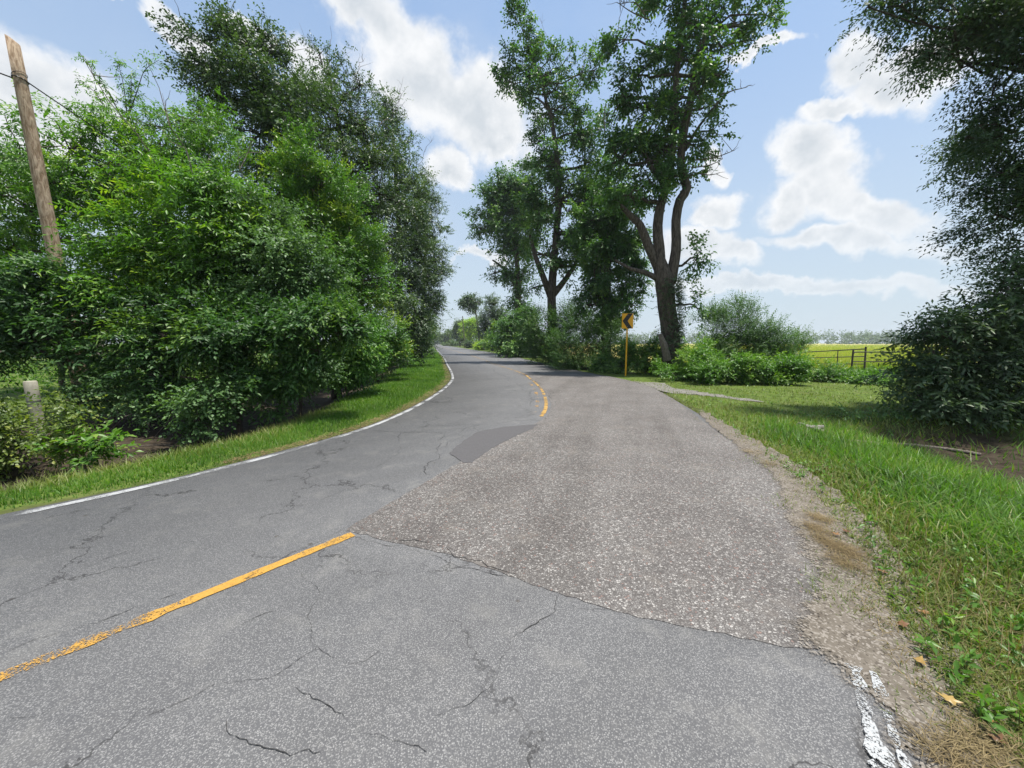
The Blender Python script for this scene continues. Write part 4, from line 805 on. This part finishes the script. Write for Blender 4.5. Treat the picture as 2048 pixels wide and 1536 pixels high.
# left ditch weeds and the small plants at its edge
p = np.stack([rg.uniform(-9.5, -4.2, 26000), rg.uniform(3.0, 9.5, 26000)], -1); dl_ = -signed(LEc, p[:, 0], p[:, 1]); k = (dl_ > 1.0) & (dl_ < 4.0) & (rg.random(len(p)) < sstep(4.2, 1.0, dl_) * (.35 + .65 * (np.sin(p[:, 0] * 3.1 + p[:, 1]) * np.sin(p[:, 1] * 2.3) > -.1))); p = p[k]
grass('ditch_grass', np.c_[p, terrain(p[:, 0], p[:, 1]) - .01], .07 + .13 * rg.random(len(p)), .009 + 0 * p[:, 0], M['grassdry'], 7, label='thin rough grass in the left ditch by the fence post', cat='grass', lean=.8)
# lawn behind the left thicket and crop in the field
p = np.stack([rg.uniform(-45, -8, 30000), rg.uniform(12, 45, 30000)], -1); k = -signed(LEc, p[:, 0], p[:, 1]) > 8; p = p[k]
grass('lawn_grass', np.c_[p, terrain(p[:, 0], p[:, 1])], .07 + .08 * rg.random(len(p)), .07 + 0 * p[:, 0], M['grass'], 8, label='sunny lawn glimpsed behind the left thicket', cat='grass')
yy = FIELD_Y / (1 - rg.random(70000) * (1 - FIELD_Y / 330)); p = np.stack([yy * rg.uniform(.38, 1.25, len(yy)), yy], -1); k = signed(REc, p[:, 0], p[:, 1]) > 11; p = p[k]
grass('field_crop', np.c_[p, terrain(p[:, 0], p[:, 1])], .35 + .30 * rg.random(len(p)), .02 * (1 + p[:, 1] / 14), M['crop'], 9, label='yellow-green crop in the open field beyond the gate', cat='crop', lean=.4)
# far wood across the field
rngw = np.random.default_rng(500); Vs, Fs, Rs, o = [], [], [], 0
wl = [(np.array([x, 560 + 40 * math.sin(x * .01) + rngw.normal() * 14, 5.0]), np.array([9 + 6 * rngw.random(), 8, 5.2 + 3.6 * rngw.random()])) for x in np.arange(150, 1150, 8.0)]
(Vv, Ff, Rn), _, _, _ = foliage(wl, 52000, 'far', 501, 5.2)
tag(obj('far_wood', mesh_np('far_wood', Vv, Ff, M['far'], Rn)), 'hazy line of trees on the horizon across the field', 'woodland', None, 'stuff')

# ------------------------------------------------------------------ things
def thing(name, base, label, cat, group=None): return tag(empty(name, base), label, cat, group)
# leaning utility pole and its cable
pb = P(170, 815, 9.6); pb[2] = gz(pb[0], pb[1]); pt = P(25, 80, 9.3)
u = thing('utility_pole', pb, 'leaning weathered wooden utility pole with a slanted cut top', 'utility pole')
pts = [pb - UP * .2] + [pb + (pt - pb) * k for k in np.linspace(.12, 1, 9)]
mb = MB(); mb.tube(pts, np.linspace(.155, .105, len(pts)), 16)
for i in range(16): mb.v[len(pts) * 16 - 16 + i][2] += -.10 * math.cos(2 * math.pi * (i - 9) / 16)
mb.build('shaft', M['pole'], u, pb, True)
at_ = pb + (pt - pb) * .905
wr = MB(); ax = nz(pt - pb); e1 = nz(np.cross(ax, UP)); e2 = np.cross(ax, e1)
wr.tube([at_ + (e1 * math.cos(a) + e2 * math.sin(a)) * .122 + ax * .03 * math.sin(a) for a in np.linspace(0, 6.28, 17)], .012, 5, False)
wr.tube([at_ + ax * .09 + (e1 * math.cos(a) + e2 * math.sin(a)) * .12 - ax * .05 * math.sin(a + 1) for a in np.linspace(0, 6.28, 17)], .006, 5, False); wr.build('wire_wrap', M['cable'], u, pb)
def cable(name, label, a, b, sag, r, n=24):
    pts = [a + (b - a) * k - UP * sag * 4 * k * (1 - k) for k in np.linspace(0, 1, n)]; o = MB().tube(pts, r, 6).build(name, M['cable'], None, (0, 0, 0)); return tag(o, label, 'cable')
cable('overhead_cable', 'black cable sagging from the leaning pole down into the left trees', at_ + np.array([.10, -.06, 0]), np.array([-15.5, 44, 8.0]), 1.0, .014, 40)
cable('overhead_cable', 'short black cable end running off left from the leaning pole', at_ + np.array([-.10, -.06, 0]), at_ + np.array([-5.0, -9, .55]), .15, .016)
# pale fence post
fb_ = GT(86, 900); f = thing('fence_post', fb_, 'pale round fence post with a wire line, half hidden by vines', 'fence post')
ft = P(60, 762, fb_[1] - .02); hgt = ft - fb_
MB().tube([fb_ - UP * .2] + [fb_ + hgt * k for k in (.2, .5, .8, .99, 1.0)], [.085, .084, .083, .083, .082, .070], 18).build('shaft', M['post'], f, fb_, True)
MB().tube([fb_ + hgt * .72 + np.array([math.cos(a) * .086, math.sin(a) * .086, 0]) for a in np.linspace(0, 6.28, 19)], .004, 4, False).build('wire', M['cable'], f, fb_)
# dead sticks on the left bank
ST = [('grey forked stick lying on the bare left ditch bank', [(210, 868), (232, 850), (250, 832)], .010), ('bent pale stick standing in the weeds beside the fence post', [(140, 935), (143, 905), (158, 880), (172, 855)], .010),
      ('long thin dead stem arching over the left ditch', [(305, 880), (330, 850), (370, 815)], .007), ('dead twig lying low in the left ditch below the climber', [(255, 895), (330, 890), (430, 905)], .007), ('thin upright dead stem on the left bank', [(294, 878), (297, 855), (300, 842)], .006)]
rs = np.random.default_rng(9)
for lb, q, r_ in ST:
    b0 = GT(*q[0]); c = catmull(np.array([P(a, b, b0[1]) for a, b in q]), .06); c[0] = b0
    m = MB(); m.tube(c, np.linspace(r_, r_ * .4, len(c)), 5)
    for _ in range(2):
        s = c[rs.integers(len(c) // 2, len(c))]; m.tube(wob(s, s + np.array([.12, rs.normal() * .1, .02 + .1 * rs.random()]), 3, .01, rs), np.linspace(r_ * .6, r_ * .3, 4), 4)
    o = m.build('dead_stick', M['twig'], None, b0); o.location = tuple(b0); tag(o, lb, 'stick', 'dead sticks on the left bank')
# chevron sign
sb = GT(1251, 752); s = thing('chevron_sign', sb, 'yellow road sign with black chevron pointing left on a yellow post', 'road sign')
top = P(1256, 627, sb[1])[2] - sb[2]; W2, H2 = .305, .38; zc = top - H2
MB().box((-.035, -.02, -.3), (.035, .02, top - .02)).build('post', M['posty'], s)
pnl = MB().prism([(-W2, zc - H2), (W2, zc - H2), (W2, zc + H2), (-W2, zc + H2)], -.028, -.023).build('panel', M['signy'], s)
MB().prism([(-W2 * .90, zc), (.02 - W2 * .05, zc + H2 - .01), (W2 * .86, zc + H2 - .01), (-.0, zc), (W2 * .86, zc - H2 + .01), (.02 - W2 * .05, zc - H2 + .01)][::-1], -.032, -.0285).build('chevron', M['signb'], pnl)
for z in (zc + H2 * .75, zc - H2 * .75):
    MB().tube([(0, -.032, z), (0, -.04, z)], .010, 8).build('bolt', M['steel'], pnl)
s.rotation_euler.z = math.radians(8)
# metal gates
def pipe_gate(label, a, b, rails, h0, h1, stiles, rnd_, r=.032, post=None):
    L = np.linalg.norm(b - a); g = thing('metal_gate', a, label, 'gate', 'pipe gates at the field entrance'); d = (b - a) / L; g.rotation_euler.z = math.atan2(d[1], d[0])
    def P2(x, z): return np.array([x, 0, z])
    c = []
    if rnd_: c = [P2(0, h0), P2(0, h1 - .18)] + [P2(.18 - .18 * math.cos(k), h1 - .18 + .18 * math.sin(k)) for k in np.linspace(.2, 1.57, 6)] + [P2(L - .02, h1)]
    else: c = [P2(0, h0), P2(0, h1), P2(L, h1)]
    MB().tube(c, r, 8).build('frame', M['gate'], g)
    MB().tube([P2(L, h0), P2(L, h1 + .03)], r, 8).build('stile', M['gate'], g)
    for k in range(rails):
        z = h0 + (h1 - h0) * k / rails; MB().tube([P2(0, z), P2(L, z)], r * .8, 8).build('rail', M['gate'], g)
    for x in stiles: MB().tube([P2(x, h0), P2(x, h1)], r * .8, 8).build('stile', M['gate'], g)
    if post is not None: MB().tube([P2(post, -.3), P2(post, h1 + .12)], r * 1.4, 8).build('gate_post', M['gate'], g)
    return g
a = P(1702, 746, 20.3); a[2] = gz(a[0], a[1]); b = P(1900, 746, 20.6); b[2] = a[2]
pipe_gate('closed dark pipe gate with a rounded top corner beside the bush', a, b, 2, .18, 1.22, [], True, post=-.0)
a = P(1729, 740, 20.9); a[2] = gz(a[0], a[1]); b = P(1598, 735, 27.5); b[2] = a[2]
g2 = pipe_gate('second pipe gate standing open and sagging behind the closed one', a, b, 3, .10, 1.38, [2.4], False, post=0.0)
g2.rotation_euler.y = .055
# log and broken concrete in the right ditch
lg = [GT(*q) + UP * .03 for q in [(1690, 885), (1760, 890), (1820, 893), (1900, 902), (1960, 912)]]
o = MB().tube(catmull(np.array(lg), .15), .035, 8).build('fallen_log', M['twig'], None, lg[0], True); o.location = tuple(lg[0]); tag(o, 'long pale thin log lying along the bottom of the right ditch', 'log')
def rock(label, c, r, seed):
    import bmesh
    bm = bmesh.new(); bmesh.ops.create_icosphere(bm, subdivisions=3, radius=1); rr = np.random.default_rng(seed); ph = rr.random(9) * 6
    for v in bm.verts:
        q = v.co; k = 1 + .22 * math.sin(3 * q.x + ph[0]) * math.sin(2.6 * q.y + ph[1]) + .12 * math.sin(6 * q.z + ph[2] + 4 * q.x) + .05 * math.sin(13 * q.y + ph[3] + 9 * q.x)
        v.co = Vector((q.x * r[0] * k, q.y * r[1] * k, max(-.5, min(.62, q.z)) * r[2] * k))
    me = bpy.data.meshes.new('concrete_chunk'); bm.to_mesh(me); bm.free(); me.materials.append(M['stone']); o = obj('concrete_chunk', me); o.location = tuple(c); return tag(o, label, 'rock', 'broken concrete in the right ditch')
c = GT(1628, 862); rock('largest lump of broken concrete at the culvert end in the right ditch', c + UP * .03, (.16, .13, .12), 1)
c = GT(1603, 852); rock('smaller concrete lump just uphill of the largest one', c + UP * .02, (.10, .09, .07), 2)
# fallen leaves on the shoulder
FL = [(1692, 1062, .1, 'dark brown fallen leaf at the far end of the straw mat'), (1672, 1068, .5, 'tan fallen leaf just left of the dark brown one by the straw'),
      (1762, 1142, .3, 'brown fallen leaf at the grass edge right of the straw mat'), (1845, 1225, .6, 'light brown curled leaf among grass tufts on the shoulder edge'),
      (1806, 1250, .2, 'small brown leaf out on the dusty gravel'), (1840, 1322, .85, 'yellow-tan leaf on the gravel above the flaking white line'),
      (1900, 1400, 1.0, 'yellow fallen leaf nearest the flaking white line'), (1980, 1440, .7, 'orange-tan leaf at the grass edge in bottom right corner'),
      (1995, 1478, .05, 'dark red-brown leaf in the bottom right straw')]
rl = np.random.default_rng(12)
for i, (x, y, cval, flab) in enumerate(FL):
    p0 = G(x, y, .03); n = 13; an = np.linspace(0, 2 * math.pi, n, endpoint=False); q = rl.random(n)
    vv = [(0, 0, .012)] + [(.020 * math.cos(t_) * (1 + .9 * (i_ % 2)) * (.7 + .6 * q[i_]), .014 * math.sin(t_) * (1 + .9 * (i_ % 2)), .004 + .016 * q[i_]) for i_, t_ in enumerate(an)]
    me = mesh_np('fallen_leaf', np.array(vv), np.array([(0, 1 + k, 1 + (k + 1) % n) for k in range(n)]), M['brownleaf'], np.full(n + 1, cval)); o = obj('fallen_leaf', me)
    o.location = (p0[0], p0[1], .024); o.rotation_euler.z = rl.random() * 6; tag(o, flab, 'leaf', 'fallen leaves on the right shoulder')
# things far down the road
def far_pole(label, px0, py0, px1, py1, Y, r, arm=False):
    a = P(px0, py0, Y); a[2] = gz(a[0], a[1]); b = P(px1, py1, Y); g = thing('utility_pole', a, label, 'utility pole', 'far utility poles')
    MB().tube([a - UP * .3, (a + b) / 2, b], [r, r * .85, r * .7], 8).build('shaft', M['poledark'], g, a)
    if arm: c = a + (b - a) * .93; MB().tube([c - np.array([.9, 0, 0]), c + np.array([.9, 0, 0])], .07, 6).build('crossarm', M['poledark'], g, a)
    return b
t1 = far_pole('grey utility pole beside the yellow-green tree far down the road', 930, 694, 925, 632, 138, .20)
t2 = far_pole('more distant utility pole standing above the far hedge', 893, 692, 893, 660, 285, .24, True)
far_pole('short leaning pole stub in front of the dark vine-covered tree', 968, 690, 962, 668, 88, .12)
cable('overhead_cable', 'distant overhead wire crossing the far end of the road, upper one', t1 + UP * -.5, np.array([-58, 160, 9.5]), .6, .03)
cable('overhead_cable', 'distant overhead wire crossing the far end of the road, lower one', t2 + UP * -.6, np.array([-75, 260, 9.0]), .9, .05)
bn = GT(853, 694.5); s = thing('blue_bin', bn, 'blue wheeled bin on the left grass far down the road', 'bin')
MB().tube([(0, 0, .08), (0, 0, 1.0)], [.42, .55], 4).build('body', M['blue'], s); MB().box((-.46, -.46, 1.0), (.46, .46, 1.10)).build('lid', M['blue'], s)
for sx in (-.36, .36): MB().tube([(sx - .05, .36, .1), (sx + .05, .36, .1)], .10, 10).build('wheel', M['black'], s)
q = bn + np.array([.9, 6, 0]); q[2] = gz(q[0], q[1]); s = thing('roadside_sign', q, 'pale sign on a post just behind the blue bin', 'sign')
MB().tube([(0, 0, -.2), (0, 0, 2.2)], .05, 6).build('post', M['pale'], s); MB().prism([(0, 1.5), (.7, 2.2), (0, 2.9), (-.7, 2.2)], -.06, -.03).build('panel', M['pale'], s)
q = bn + np.array([1.9, 3, 0]); q[2] = gz(q[0], q[1]); s = thing('mailbox', q, 'dark mailbox on a post between blue bin and road', 'mailbox')
MB().tube([(0, 0, -.2), (0, 0, 1.05)], .06, 6).build('post', M['poledark'], s); MB().box((-.25, -.3, 1.05), (.25, .3, 1.35)).build('box', M['black'], s)
# house glimpsed through the left thicket
hb = np.array([-64, 48, 0.0]); s = thing('house', hb, 'pale house glimpsed through leaves behind the leaning utility pole', 'house')
MB().box((-7, -4, -.3), (7, 4, 2.9)).build('wall', M['wallc'], s)
rf = MB(); rf.prism([(-7.6, 2.9), (7.6, 2.9), (5.5, 5.2), (-5.5, 5.2)], -4.6, 4.6).build('roof', M['roofc'], s)
for x in (-4.5, 0.5, 4.8): MB().box((x - .6, -4.05, .9), (x + .6, -4.0, 2.2)).build('window', M['glass'], s)
dr0 = MB().box((2.0, -4.06, -.1), (2.95, -4.0, 2.05)).build('door', M['roofc'], s); MB().box((2.8, -4.12, .95), (2.88, -4.06, 1.05)).build('handle', M['steel'], dr0)

# ------------------------------------------------------------------ haze: the humid summer air
hm, ht = material('haze_air')
hv = ht.n('ShaderNodeVolumePrincipled', {'Color': (0.86, 0.92, 1.0), 'Density': 0.00032, 'Anisotropy': 0.2})
ht.n('ShaderNodeOutputMaterial', {'Volume': hv.outputs[0]})
tag(MB().box((-3600, -3600, -2.0), (3600, 3600, 40.0)).build('haze', hm), kind='stuff')
